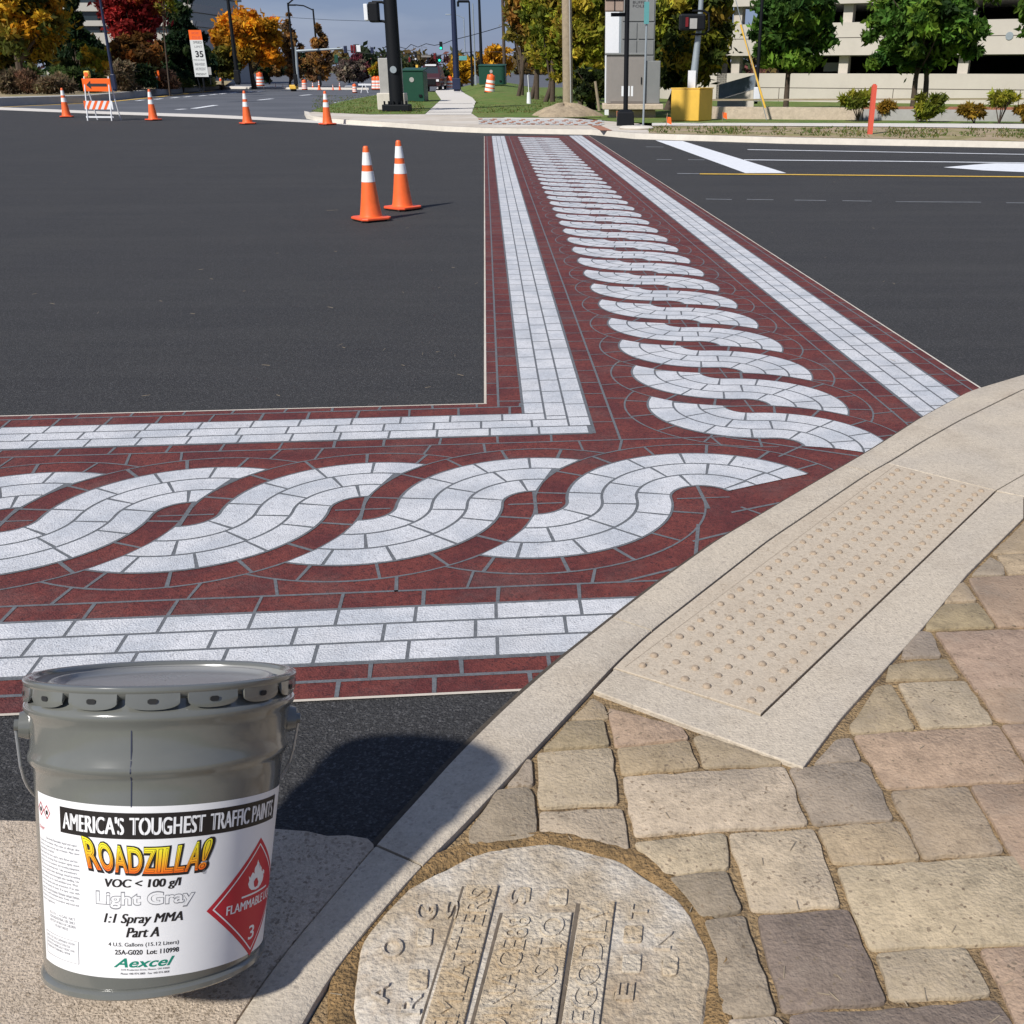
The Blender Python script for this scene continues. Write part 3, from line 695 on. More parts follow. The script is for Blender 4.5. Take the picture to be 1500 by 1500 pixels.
# ------------------------------------------------------------------ road markings beyond
def strip(m, pts, wd, z):
    P = [g(*q, z) for q in pts]; Lf, Rt = [], []
    for i, p in enumerate(P):
        d = P[min(i + 1, len(P) - 1)] - P[max(i - 1, 0)]; d.normalize(); nn = Vector((-d.y, d.x, 0)) * wd / 2; Lf.append(p + nn); Rt.append(p - nn)
    n = len(P); m.add(Lf + Rt, [(i, i + 1, n + i + 1, n + i) for i in range(n - 1)])
m = MB(); strip(m, [(1095, 219), (1240, 221.5), (1500, 226), (1900, 233)], .13, .0045); strip(m, [(1090, 234), (1300, 236), (1500, 238.5), (1900, 243)], .14, .0045)
m.poly([g(960, 205.5, .005), g(1000, 206.5, .005), g(1152, 253.5, .005), g(1092, 253.5, .005)])
m.poly([g(*q, .005) for q in ((1382, 245), (1440, 240), (1460, 239), (1540, 240), (1600, 245), (1600, 250), (1500, 252), (1440, 249.5))])
struct('road_marking_white', m, 'line_white')
m = MB(); strip(m, [(1025, 254.6), (1150, 255.5), (1500, 259), (1900, 264)], .15, .0085); struct('road_marking_yellow', m, 'line_yellow')
m = MB()
for a, b, y in ((1034, 1072, 291.5), (1094, 1133, 292), (1164, 1210, 293), (1234, 1277, 294), (1312, 1437, 295.5), (1474, 1600, 297)): strip(m, [(a, y), (b, y + .6)], .035, .0045)
for a, b, y in ((946, 972, 215), (962, 984, 233.5), (1008, 1032, 233.8), (992, 1024, 254)): strip(m, [(a, y), (b, y + .3)], .07, .0045)
struct('road_marking_worn', m, 'line_faint')
m = MB(); P = [g(x, y, .006) for x, y in band]; Q = [g(x, y - dy, .006) for (x, y), dy in zip(band, (3, 4, 4, 4.5, 4.5, 4, 4))]
m.add(P + Q, [(i, i + 1, len(P) + i + 1, len(P) + i) for i in range(len(P) - 1)]); struct('concrete_band', m, 'path')
m = MB()
for a, b in (((283, 159), (316, 154)), ((379, 146.5), (399, 144.5)), ((440, 140), (455, 138.5)), ((259, 160.5), (271, 159.5))): strip(m, [a, b], .3, .002)
for x, y in ((205, 147), (232, 145), (256, 143), (275, 141.5), (297, 140), (312, 138.5), (327, 137), (342, 136), (365, 134.5), (381, 133.5)): strip(m, [(x - 5, y + .6), (x + 5, y - .6)], .25, .002)
for i in range(9): x = 492 + i * 8; y = 150.5 - i * 1.5; strip(m, [(x - 2.5, y + .5), (x + 2.5, y - .5)], .25, .002)
struct('far_road_dashes', m, 'line_white')
m = MB(); strip(m, [(-300, 158), (0, 157), (150, 150), (240, 141), (314, 133)], .3, .003); struct('far_yellow_line', m, 'line_yellow')

# ------------------------------------------------------------------ far kerbs, verges, path
HK = .13
def raised(name, lower, upper, m_, z=HK, gutter=None):
    mm = MB(); A = [g(x, y, 0) for x, y in lower]; B = [g(x, y, z) for x, y in upper]
    A2 = [Vector((a.x, a.y, z)) + (b - Vector((a.x, a.y, z))).normalized() * .03 for a, b in zip(A, B)]
    n = len(A); mm.add(A + A2 + B, [(i, i + 1, n + i + 1, n + i) for i in range(n - 1)] + [(n + i, n + i + 1, 2 * n + i + 1, 2 * n + i) for i in range(n - 1)])
    return struct(name, mm, m_)
def flat(name, pts, m_, z, kind='structure'):
    mm = MB(); mm.poly([g(x, y, z) for x, y in pts]); return struct(name, mm, m_, kind=kind)
raised('far_kerb', [(446, 168), (449, 174), (480, 180), (560, 185.5), (590, 187.5), (650, 192.5), (710, 195), (866, 197.5), (930, 203.6), (1150, 210.5), (1500, 217), (1900, 227)],
       [(453, 164), (456, 169), (484, 173.5), (560, 178), (590, 180), (650, 184), (710, 187), (866, 189), (930, 194.5), (1150, 200.5), (1500, 207), (1900, 215)], 'kerb_far')
flat('corner_apron', [(452, 165), (456, 169), (484, 173.5), (560, 178), (650, 184), (710, 187), (866, 189), (930, 194.5), (955, 195.5), (953, 186), (935, 181), (860, 175), (790, 170), (690, 166.5), (622, 166.5), (540, 167), (470, 162)], 'far_concrete', HK + .004)
flat('apron_ramp_inlay', [(865, 184), (880, 184), (897, 191), (880, 191)], 'brick_inlay', HK + .012)
flat('apron_ramp_pale', [(740, 172), (790, 173), (880, 181), (820, 182), (720, 178)], 'path', HK + .012)
flat('verge_strip', [(950, 195.2), (1150, 200.5), (1500, 207), (1900, 215), (1900, 190), (1500, 188), (1300, 185.5), (1080, 184), (955, 184)], 'dirt', HK + .006)
flat('far_sidewalk', [(955, 184), (1080, 184), (1300, 185.5), (1500, 188), (1900, 190), (1900, 184), (1500, 181.5), (1300, 180.5), (1080, 180), (955, 180)], 'path', HK + .022)
flat('lawn_strip', [(950, 180), (1080, 180), (1300, 180.5), (1500, 181.5), (1900, 184), (2300, 120), (1400, 121), (900, 130), (860, 150), (850, 172), (900, 178)], 'lawn', HK)
flat('corner_lawn', [(455, 163), (472, 156), (500, 148.5), (545, 140), (590, 134), (638, 134.5), (646, 146), (622, 167), (540, 167.5), (470, 164)], 'lawn', HK + .012)
mm = MB(); A = [g(x, y, HK + .012) for x, y in ((622, 168), (646, 146), (638, 134.5), (640, 128))]; B = [g(x, y, HK + .012) for x, y in ((690, 168), (698, 146), (676, 134), (668, 128))]
mm.add(A + B, [(i, i + 1, 4 + i + 1, 4 + i) for i in range(3)]); struct('path', mm, 'path')
mm = MB()
for y in (151.5, 158.5, 164): strip(mm, [(632 - (y - 151) * .6, y), (692, y)], .18, HK + .02)
struct('path_joints', mm, 'grout')
# right lawn rising to a low bank
mm = MB(); ys = [172, 166, 158, 150, 143, 137, 132, 128]; n = 10; 
for k, y in enumerate(ys):
    xl = {172: 700, 166: 691, 158: 694, 150: 698, 143: 692, 137: 681, 132: 676, 128: 674}[y]
    for i in range(n + 1):
        x = xl + (880 - xl) * i / n; p = g(x, y, HK + .014); rise = max(0, (k - 2)) * .09 * math.sin(math.pi * min(1, i / 5)) if i < 10 else 0
        mm.v.append((p.x, p.y, HK + .014 + rise))
mm.f += [(k * (n + 1) + i, k * (n + 1) + i + 1, (k + 1) * (n + 1) + i + 1, (k + 1) * (n + 1) + i) for k in range(len(ys) - 1) for i in range(n)]
struct('grass_bank', mm, 'lawn', smooth=True)
# left raised bed edge
mm = MB(); mw = MB()
for r_ in range(5):
    for k in range(26):
        xa_, xb_ = 700 + k * 7 + (3.5 if r_ % 2 else 0), 706 + k * 7 + (3.5 if r_ % 2 else 0); ya_ = 173.5 + r_ * 1.6 + (xa_ - 700) * .012
        (mm if (k + r_) % 3 else mw).poly([g(xa_, ya_, HK + .016), g(xb_, ya_, HK + .016), g(xb_ + 1, ya_ + 1.3, HK + .016), g(xa_ + 1, ya_ + 1.3, HK + .016)])
struct('landing_bricks', mm, 'grout_pale'); struct('landing_bricks_red', mw, 'brick_inlay')
raised('left_kerb', [(-300, 158), (0, 155.5), (130, 151), (190, 144), (250, 137), (300, 132.5), (322, 130)], [(-300, 145), (0, 142), (130, 138.5), (190, 133.5), (250, 128.5), (300, 126), (330, 125)], 'gcol', z=.35)
flat('planting_bed', [(-300, 145), (0, 142), (130, 138.5), (190, 133.5), (250, 128.5), (300, 126), (330, 125), (340, 118.5), (100, 117), (-400, 117)], 'dirt', .35)
raised('left_pavement', [(322, 130), (400, 130.5), (470, 131.5), (540, 131.5)], [(330, 126), (400, 126.5), (470, 128), (540, 128.5)], 'path', z=.15)

# soil heap round the wooden pole
m = MB(); c = g(826, 172, HK); nr_, na = 9, 40; vs = []
for j in range(nr_ + 1):
    for i in range(na):
        t = 2 * math.pi * i / na; k = j / nr_; rr = 1.1 * k * (1 + .18 * math.sin(3 * t + 1) + .12 * math.sin(5 * t)); hh = .38 * (1 - k ** 1.9) * (1 + .10 * math.sin(2 * t + 1) + .07 * math.sin(5 * t + 4 * k)) + random.uniform(-.02, .02)
        vs.append((c.x + rr * math.cos(t), c.y + .9 + rr * math.sin(t), HK + .0 + max(hh, .0) - .03 * (k == 1)))
m.add(vs, [(j * na + i, j * na + (i + 1) % na, (j + 1) * na + (i + 1) % na, (j + 1) * na + i) for j in range(nr_) for i in range(na)] + [tuple(range(na))])
tag(m.build('soil_heap', 'mound', smooth=True), 'bare brown soil heap around the foot of the wooden utility pole', 'soil heap')

# ================================================================== THINGS ON THE STREET
def cone_mesh(label, group, h, base, loc, rz):
    t = thing('traffic_cone', loc, label, 'traffic cone', group, rz)
    k = h / .78
    m = MB(); s_ = .185 * base; c_ = .05
    oct_ = [(s_, s_ - c_), (s_ - c_, s_), (-s_ + c_, s_), (-s_, s_ - c_), (-s_, -s_ + c_), (-s_ + c_, -s_), (s_ - c_, -s_), (s_, -s_ + c_)]
    m.prism(oct_, .020, .045); m.build('base', 'conered', t, bevel=.006)
    m = MB()
    for x, y in oct_[::2] + [(0, s_ * .9), (0, -s_ * .9), (s_ * .9, 0), (-s_ * .9, 0)]: m.box((x * .92, y * .92, .0105), (.03, .03, .021))
    m.prism([(x * .96, y * .96) for x, y in oct_], .012, .0205)
    m.build('rubber_foot', 'rubber', t)
    r = lambda z: .128 + (.030 - .128) * (z / .78)
    m = MB(); prof = [(r(0) + .016, .044), (r(.03) + .004, .052), (r(.05), .07)] + [(r(z), z) for z in (.2, .4, .6, .765)] + [(.027, .778), (.020, .785), (.0005, .787)]
    m.lathe([(a, z * k if z > .06 else z) for a, z in prof], 40); m.build('cone_body', 'orange', t, smooth=True)
    for z0, z1 in ((.415, .525), (.59, .72)):
        m = MB(); m.lathe([(r(z0) + .0005, z0 * k - .001), (r(z0) + .0022, z0 * k), (r(z1) + .0022, z1 * k), (r(z1) + .0005, z1 * k + .001)], 40); m.build('reflective_collar', 'reflect', t, smooth=True)
    return t
p = g(544, 323); c0 = cone_mesh('nearer, left one of the two big orange cones standing together on black asphalt', 'pair of cones on the new asphalt', .80, 1, p, R(38))
dup(c0, g(590, 307), R(52), label='farther, right one of the two big orange cones standing together on black asphalt')
rowlab = ['orange cone with white collars left of the arrow barricade', 'orange cone with white collars just right of the arrow barricade', 'orange cone alone in mid road, between the barricade and the grass corner', 'orange cone with white collars in front of the grass corner, near the black mast']
for (x, y), lb, rz in zip(((98, 172), (225, 176.5), (363, 182), (480, 183)), rowlab, (.4, .9, .6, .75)):
    dup(c0, g(x, y), rz, label=lb, group='cones along the closed lane', scale=1.2)

# barrels
def barrel(loc, label, h=1.05, tilt=0):
    t = thing('traffic_barrel', loc, label, 'traffic barrel', 'construction barrels'); t.rotation_euler = (0, tilt, 0)
    k = h
    m = MB(); m.lathe([(.30, 0), (.31, .03), (.31, .07), (.27, .09)], 24); m.build('base_ring', 'rubber', t, smooth=True)
    prof = [(.29, .08), (.285, .3), (.27, .31), (.265, .52), (.25, .53), (.245, .74), (.235, .75), (.225, .93), (.20, .97), (.0005, .975)]
    m = MB(); m.lathe([(r, z * k) for r, z in prof], 24); m.build('barrel_body', 'orange', t, smooth=True)
    for z0, z1, r0, r1 in ((.14, .27, .2895, .2875), (.34, .47, .272, .268), (.56, .70, .252, .249)):
        m = MB(); m.lathe([(r0 + .004, z0 * k), (r1 + .004, z1 * k)], 24); m.build('reflective_band', 'reflect', t, smooth=True)
    m = MB(); m.box((0, 0, 1.0 * k), (.16, .03, .06)); m.build('handle', 'orange', t)
    return t
barrel(g(659.5, 134), 'orange and white barrel at the head of the path beside the blue pole')
barrel(g(717, 140, .14) + Vector((0, 0, .1)), 'orange and white barrel on the grass bank in front of the low green box', tilt=R(8))
for x, y, tp, lb in ((382, 127, 106, 'distant orange and white barrel under the golden tree'), (446.6, 132, 117, 'distant orange and white barrel by the second street lamp'), (520, 136, 123, 'distant orange and white barrel left of the white trestle')):
    p = g(x, y); b_ = barrel(p, lb, 1.0); b_.scale = (min(1.5, (zat(tp, p.y)) / 1.0),) * 3
for x, lb in ((550, 'leftmost of three far orange barrels left of the black mast'), (554.5, 'middle one of three far orange barrels left of the black mast'), (559, 'rightmost of three far orange barrels left of the black mast')):
    p = g(x, 132); barrel(p, lb, 1.0)
for x, y, tp, lb in ((324, 124, 107, 'tall orange marker cone on the left pavement beside the lamp post'), (404, 129.5, 122, 'small far orange cone right of the barrel under the golden tree'), (415, 130, 123.5, 'tiny far orange cone left of the small yellow machine'), (458.6, 131, 121, 'far orange cone just right of the barrel by the second lamp'), (468, 132, 118, 'taller far orange cone between lamp and signs'), (488, 132, 124, 'far orange cone left of the parked silver car'), (498, 132, 121, 'far orange cone right beside the parked silver car')):
    p = g(x, y); h = zat(tp, p.y); dup(c0, p, .5, label=lb, group='distant cones', scale=h / .79)

# arrow barricade
bp = g(152, 176.5); D = bp.y
bar = thing('arrow_barricade', bp, 'white folding barricade with orange arrow board and striped rail, yellow lamp on top', 'barricade', rz=R(-6))
S_ = lambda px: mpx(px, D)
def zz(y): return zat(y, D)
for sx in (-.42, .42):
    m = MB(); m.tube((sx, -.25, 0), (sx, .0, zz(112)), .022, n=8); m.build('front_leg', 'panelwhite', bar)
    m = MB(); m.tube((sx * .98, .35, 0), (sx, .02, zz(116)), .022, n=8); m.build('rear_leg', 'panelwhite', bar)
m = MB(); m.box((0, -.05, (zz(115) + zz(134)) / 2), (.98, .03, zz(115) - zz(134))); m.build('arrow_board', 'orangesign', bar, bevel=.01)
m = MB(); zc_ = (zz(124.5)); a_ = .36
m.add([(x, -.068, zc_ + z) for x, z in ((-a_, 0), (-a_ + .16, .13), (-a_ + .16, .045), (a_, .045), (a_, -.045), (-a_ + .16, -.045), (-a_ + .16, -.13))], [(0, 1, 6), (2, 3, 4, 5)]); m.f = [(o_) for o_ in m.f]
m.build('arrow', 'ink', bar)
zb, zt = zz(160), zz(147.5)
m = MB(); m.box((0, -.16, (zb + zt) / 2), (1.0, .025, zt - zb)); rail = m.build('striped_rail', 'panelwhite', bar)
for i in range(5):
    x0 = -.5 + i * .205; hgt = zt - zb
    pts = [(x0, zt), (x0 + .10, zt), (x0 + .10 - .16, zb), (x0 - .16, zb)]
    pts = [(max(-.498, min(.498, x)), z) for x, z in pts]
    m = MB(); m.poly([(x, -.1745, z) for x, z in pts]); m.build('stripe', 'orange', rail)
m = MB(); m.box((0, -.20, zz(171)), (.95, .03, .05)); m.build('lower_rail', 'panelwhite', bar)
m = MB(); m.box((-.30, .0, zz(109)), (.2, .12, .22)); lp = m.build('lamp', 'yellow', bar, bevel=.04)
m = MB(); m.tube((-.30, -.062, zz(109)), (-.30, -.075, zz(109)), .07, n=16); m.build('lamp_lens', 'orange', lp)

# tilted speed sign
d = 56.; sg = thing('speed_sign', pl(292, 122, d), 'tall narrow leaning white sign reading 35 below an orange panel', 'road sign')
base = pl(292, 122, d); A = pl(276, 44, d) - base; B = pl(294.5, 44, d) - base; C_ = pl(306, 112.5, d) - base; D_ = pl(286, 112.5, d) - base
def bil(u, v, off): p = A.lerp(B, u).lerp(D_.lerp(C_, u), v); return Vector((p.x, -off, p.z))
def panel(nm, v0, v1, m_, par, off=0.03, u0=0, u1=1):
    m = MB(); q = [bil(u0, v0, off), bil(u1, v0, off), bil(u1, v1, off), bil(u0, v1, off)]; q2 = [p + Vector((0, .03, 0)) for p in q]
    m.add(q + q2, [(0, 1, 2, 3), (7, 6, 5, 4), (0, 4, 5, 1), (1, 5, 6, 2), (2, 6, 7, 3), (3, 7, 4, 0)]); return m.build(nm, m_, par)
tp_ = panel('orange_panel', 0, .21, 'orangesign', sg); bd = panel('sign_board', .21, 1, 'signwhite', sg)
def stext(s, u0, u1, v0, v1, m_, par, **k):
    vs, fs = fit_text(s, u0, u1, 0, 1, **k); m = MB(); m.add([bil(x, v1 + (v0 - v1) * y, .034) for x, y in vs], fs); m.build('lettering', m_, par)
stext('35', .28, .88, .44, .58, 'ink', bd, offset=.03)
stext('SPEED', .24, .92, .235, .285, 'ink', bd); stext('LIMIT', .30, .90, .33, .375, 'grayink', bd)
stext('WORK', .2, .8, .04, .09, 'redpost', tp_); stext('ZONE', .2, .85, .13, .18, 'redpost', tp_)
stext('FINES DOUBLED', .08, .92, .62, .65, 'grayink', bd); stext('WHEN WORKERS', .12, .88, .70, .76, 'grayink', bd); stext('ARE PRESENT', .12, .88, .80, .86, 'grayink', bd); stext('PRESENT', .12, .88, .92, .965, 'ink', bd)
m = MB(); m.tube(bil(.5, .0, -.06), bil(.55, 1, -.06) + Vector((0, 0, -.6)), .05, n=8); m.tube(bil(.1, .95, -.05), bil(.1, .95, -.05) + Vector((.12, 0, -.8)), .03, n=6); m.build('post', 'black', sg)
p = pl(309, 113, 58.); t = thing('small_road_sign', pl(309, 124, 58.), 'small grey rectangular sign half hidden right of the tall speed sign', 'road sign'); q = mpx(6, 58.)
m = MB(); m.box((0, 0, zat(104, 58.) - zat(124, 58.)), (q, .03, q * 1.7)); m.build('sign_board', 'gcol', t); m = MB(); m.tube((0, .03, 0), (0, .03, zat(104, 58.) - zat(124, 58.)), .03); m.build('post', 'black', t)
# little orange warning sign on a stand in the bed
d = 70.; b0 = pl(230, 129, d); t = thing('warning_sign', b0, 'small square orange warning sign on a green stand at the left kerb', 'road sign')
zs = lambda y: zat(y, d) - b0.z
m = MB(); m.box((0, 0, (zs(103) + zs(119)) / 2), (mpx(13, d), .04, zs(103) - zs(119))); sb = m.build('sign_board', 'orangesign', t, bevel=.02)
m = MB(); m.box((0, -.03, zs(113)), (mpx(7, d), .03, mpx(2.5, d))); m.build('white_strip', 'panelwhite', sb)
m = MB(); m.tube((0, .05, 0), (0, .05, zs(103)), .06); m.tube((-.3, .1, 0), (0, .05, zs(122)), .04); m.build('stand', 'green', t)
m = MB(); m.box((-.25, 0, zs(100)), (.2, .02, .25)); m.build('flag', 'panelwhite', t)

# yellow box, signal pole standing in it
d = g(1000, 177, .14).y; bx = pl(1013, 178.5, d); wbox = 1.0
fl, fr, rr_ = pl(982, 176.5, d), pl(1023, 179.5, d - .15), pl(1042.5, 177, d + .45)
fl.z = fr.z = rr_.z = .14; bk = fl + rr_ - fr; htop = zat(130.5, d)
t = thing('yellow_box', (fr.x, fr.y, .14), 'large bright yellow box at the foot of the grey signal pole on the verge', 'box')
m = MB(); m.prism([(p.x - fr.x, p.y - fr.y) for p in (fl, fr, rr_, bk)], .0, htop - .14); m.build('box_body', 'yellow', t, bevel=.02)
m = MB(); ctr = (fl + rr_) / 2; ins_ = [(ctr.x - fr.x + (p.x - ctr.x) * 1.035, ctr.y - fr.y + (p.y - ctr.y) * 1.035) for p in (fl, fr, rr_, bk)]
m.prism(ins_, htop - .14 + .004, htop - .14 + .035); m.build('lid', 'yellow', t, bevel=.008)
m = MB(); m.tube((fr.x * 0 - .2, .35, htop - .14 + .03), (-.2, .35, htop - .14 + .16), .02); m.build('lifting_eye', 'rubber', t)
bp = Vector((ctr.x, ctr.y, htop + .036)); dd = bp.y
t = thing('signal_pole', bp, 'grey tapered signal pole rising behind the yellow box with a black signal head', 'traffic signal')
m = MB(); m.tube((0, 0, 0), (.14, 0, zat(30, dd) - bp.z), .12, .075, n=16); m.tube((.14, 0, zat(30, dd) - bp.z), (.2, 0, 7.2 - bp.z), .075, .05, n=12); m.build('pole', 'gray_metal', t, smooth=True)
q = pl(1013, 33, dd) - bp; q.y -= .18
m = MB(); m.box((q.x, q.y, q.z), (mpx(36, dd), .35, zat(20, dd) - zat(44, dd))); hd = m.build('signal_head', 'black', t, bevel=.05)
m = MB(); m.box((q.x + .02, q.y - .19, q.z - .04), (mpx(10, dd), .02, mpx(13, dd))); m.build('lens', 'gcol', hd)
m = MB(); m.box((q.x - .17, q.y - .19, q.z), (mpx(4, dd), .02, mpx(12, dd))); m.build('lens', 'redlens', hd)
m = MB(); cc_ = [(q.x + .35, q.y, q.z + .3), (q.x + .48, q.y, q.z + .22), (q.x + .5, q.y, q.z - .2), (q.x + .38, q.y, q.z - .32)]; m.path([(q.x, q.y, q.z + .3)] + cc_ + [(q.x, q.y, q.z - .32)], .03); m.build('bracket', 'black', t)
nq = pl(1012.5, 116, dd) - bp; m = MB(); m.box((nq.x, -.16, nq.z), (mpx(11, dd), .02, mpx(23, dd))); m.build('notice', 'panelwhite', t)

# grey equipment cabinets and tall panelled sign behind
d = 35.5; b0 = pl(925, 166, d); b0.z = HK
t = thing('equipment_cabinet', b0, 'big warm grey roadside cabinet with double doors on a concrete slab beside the black pole', 'utility cabinet')
zs = lambda y, dd=d: zat(y, dd) - b0.z; xs = lambda x, y=120, dd=d: pl(x, y, dd).x - b0.x
m = MB(); m.box(((xs(889) + xs(945)) / 2, .45, (zs(80) + zs(152)) / 2), (xs(945) - xs(889), .9, zs(80) - zs(152))); cb = m.build('cabinet_body', 'cab', t, bevel=.02)
m = MB(); m.box(((xs(945) + xs(967)) / 2 + .006, .5, (zs(89) + zs(152)) / 2), (xs(967) - xs(945), .8, zs(89) - zs(152))); m.build('side_cabinet', 'cab2', t, bevel=.02)
m = MB(); m.box(((xs(888) + xs(946)) / 2, .45, zs(79)), (xs(946) - xs(888) + .06, 1.0, .06)); m.build('roof', 'cab2', t, bevel=.015)
for xa, xb in ((894, 919), (920.5, 943)):
    m = MB(); m.box(((xs(xa) + xs(xb)) / 2, -.012, (zs(86) + zs(149)) / 2), (xs(xb) - xs(xa), .02, zs(86) - zs(149))); dr = m.build('door', 'cab', t, bevel=.006)
    m = MB(); m.box(((xs(xb) - .08), -.035, (zs(118))), (.03, .03, .2)); m.build('handle', 'black', dr)
for x in (912, 921, 926):
    m = MB(); m.box((xs(x), -.026, (zs(126) + zs(141)) / 2), (mpx(3, d), .006, zs(126) - zs(141))); m.build('vent_label', 'panelwhite', t)
m = MB(); m.box(((xs(883) + xs(972)) / 2, .4, (zs(152) + zs(160)) / 2 - .003), (xs(972) - xs(883), 1.3, zs(152) - zs(160))); m.box(((xs(893) + xs(962)) / 2, .5, .08), (xs(962) - xs(893), .7, zs(160) + .03)); m.build('concrete_slab', 'retain', t, bevel=.02)
d2 = 37.6; b1 = pl(925, 160, d2); b1.z = HK
t = thing('panelled_tower_sign', b1, 'tall grey panelled monument with a bright white side, rising behind the grey cabinet', 'monument sign')
zs2 = lambda y: zat(y, d2) - b1.z; xs2 = lambda x, y=60: pl(x, y, d2).x - b1.x; ztop = 5.6
m = MB(); m.box(((xs2(910) + xs2(959)) / 2, .4, ztop / 2), (xs2(959) - xs2(910), .8, ztop)); m.build('panel_core', 'cab2', t)
m = MB(); m.box(((xs2(887) + xs2(907)) / 2, .35, ztop / 2 - .02), (xs2(907) - xs2(887), .66, ztop)); m.build('white_side', 'panelwhite', t, bevel=.01)
m = MB(); m.box(((xs2(907) + xs2(911)) / 2, .38, ztop / 2 - .04), (xs2(911.5) - xs2(906.5), .7, ztop)); m.build('spine', 'gray_metal', t)
zl = [ztop - .02, zs2(32), zs2(58), zs2(81), zs2(104)]
for i in range(4):
    for xa, xb in (((911, 958),) if i == 0 else ((911, 933), (934.5, 958))):
        m = MB(); m.box(((xs2(xa) + xs2(xb)) / 2, -.015, (zl[i] + zl[i + 1]) / 2), (xs2(xb) - xs2(xa) - .02, .03, zl[i] - zl[i + 1] - .04)); pn = m.build('facing_panel', 'cab2', t, bevel=.006)
        if i == 0:
            for s_, ya, yb in (('BUFFE', 5.5, 1.5), ('FOLE', 11, 7)):
                vs, fs = fit_text(s_, xs2(926), xs2(944), zs2(ya), zs2(yb)); m = MB(); m.add([(x, -.034, z) for x, z in vs], fs); m.build('lettering', 'ink', pn)

# black signal pole at the corner
def pole(name, x, yb, w0, w1, lab, cat='pole', ytop=-60, m_='black', d=None, group=None, zb=0, lean=0, n=14):
    if d is None: d = g(x, yb, zb).y
    b = pl(x, yb, d); t = thing(name, b, lab, cat, group); h = zat(ytop, d) - b.z if ytop > -200 else 9
    m = MB(); m.tube((0, 0, 0), (lean * h, 0, h), mpx(w0, d) / 2, mpx(w1, d) / 2, n=n); m.build('pole', m_, t, smooth=True); return t, d, b, h
t, d, b, h = pole('pedestrian_signal_pole', 916, 184, 7, 6.5, 'slim black signal pole with flared square base in front of the grey cabinet', 'signal pole', zb=.13)
m = MB(); m.add([(x * k, y * k, z) for z, k in ((0, .24), (.35, .22), (.42, .13)) for x, y in ((-1, -1), (1, -1), (1, 1), (-1, 1))], [(0, 1, 5, 4), (1, 2, 6, 5), (2, 3, 7, 6), (3, 0, 4, 7), (4, 5, 9, 8), (5, 6, 10, 9), (6, 7, 11, 10), (7, 4, 8, 11), (8, 9, 10, 11)]); m.build('base', 'black', t, bevel=.02)
q = pl(900, 8, d) - b; m = MB(); m.box((q.x, 0, q.z + .1), (mpx(26, d), .3, mpx(26, d))); hd = m.build('signal_head', mat('signal_back', (.32, .24, .19), .6, var=.08, scale=6), t, bevel=.03)
m = MB(); m.box((q.x, -.16, q.z + .1), (.02, .02, mpx(26, d))); m.box((q.x, -.16, q.z + .12), (mpx(25, d), .02, .02)); m.build('ribs', 'black', hd)
m = MB(); m.box((q.x + .12, 0, zat(21.5, d) - b.z), (mpx(22, d), .08, .09)); m.build('bracket', 'black', t)
t, d, b, h = pole('sign_post', 942, 188, 3, 3, 'thin grey steel post leaning slightly, small teal sign at its top', 'sign post', m_='gray_metal', zb=.13, lean=.012)
q = pl(947, 19, d) - b; m = MB(); m.box((q.x, -.05, q.z), (mpx(7, d), .02, mpx(28, d))); m.build('sign_board', 'teal', t)
m = MB(); m.lathe([(.42, 0), (.45, .05), (.40, .09), (.0005, .1)], 24); o = m.build('concrete_footing', 'kerb_far', smooth=True); o.location = g(932, 190, .12); tag(o, 'low pale concrete footing between the black pole and the thin grey post', 'footing')

# big black mast with grey column behind, signal head on the left
t, d, b, h = pole('mast', 582, 163, 21, 17, 'thick black signal mast on a dark base plate at the grass corner', 'signal mast', ytop=-150, zb=.14)
mastd = d
m = MB(); m.box((0, 0, .12), (1.0, .7, .24)); m.build('base_plate', 'black', t, bevel=.03)
for i in range(6):
    m = MB(); m.tube((-.4 + .16 * i, -.3, .24), (-.4 + .16 * i, -.3, .36), .035, n=8); m.build('anchor_bolt', 'black', t)
q = pl(546, 18, d) - b; m = MB(); m.box((q.x + .05, 0, q.z), (mpx(14, d), .4, mpx(26, d))); hd = m.build('signal_head', 'black', t, bevel=.06)
m = MB(); m.box((q.x - .22, -.0, q.z), (.14, .38, mpx(21, d))); m.build('signal_visor', 'panelwhite', hd, bevel=.02)
for y in (3, 31):
    m = MB(); z = zat(y, d) - b.z; m.path([(q.x, 0, z), (q.x + .35, 0, z), (0 + .02, 0, z - .12)], .045, n=8); m.build('bracket', 'black', t)
m = MB(); m.tube((0, -.26, zat(102, d) - b.z), (0, -.30, zat(102, d) - b.z), .12, n=14); m.build('hand_hole', 'gray_metal', t)
dc = d + 1.2; b1 = pl(574, 160, dc); b1.z = .14
t = thing('concrete_column', b1, 'squat square grey concrete column behind the black mast, wider block at its foot', 'column')
wd = mpx(31, dc); m = MB(); m.box((0, .3, (zat(85, dc) - .14) / 2), (wd, .6, zat(85, dc) - .14)); m.build('shaft', 'gcol', t, bevel=.03)
m = MB(); m.box((0, .3, .3), (mpx(40, dc), .8, .6)); m.build('foot_block', 'kerb_far', t, bevel=.03)

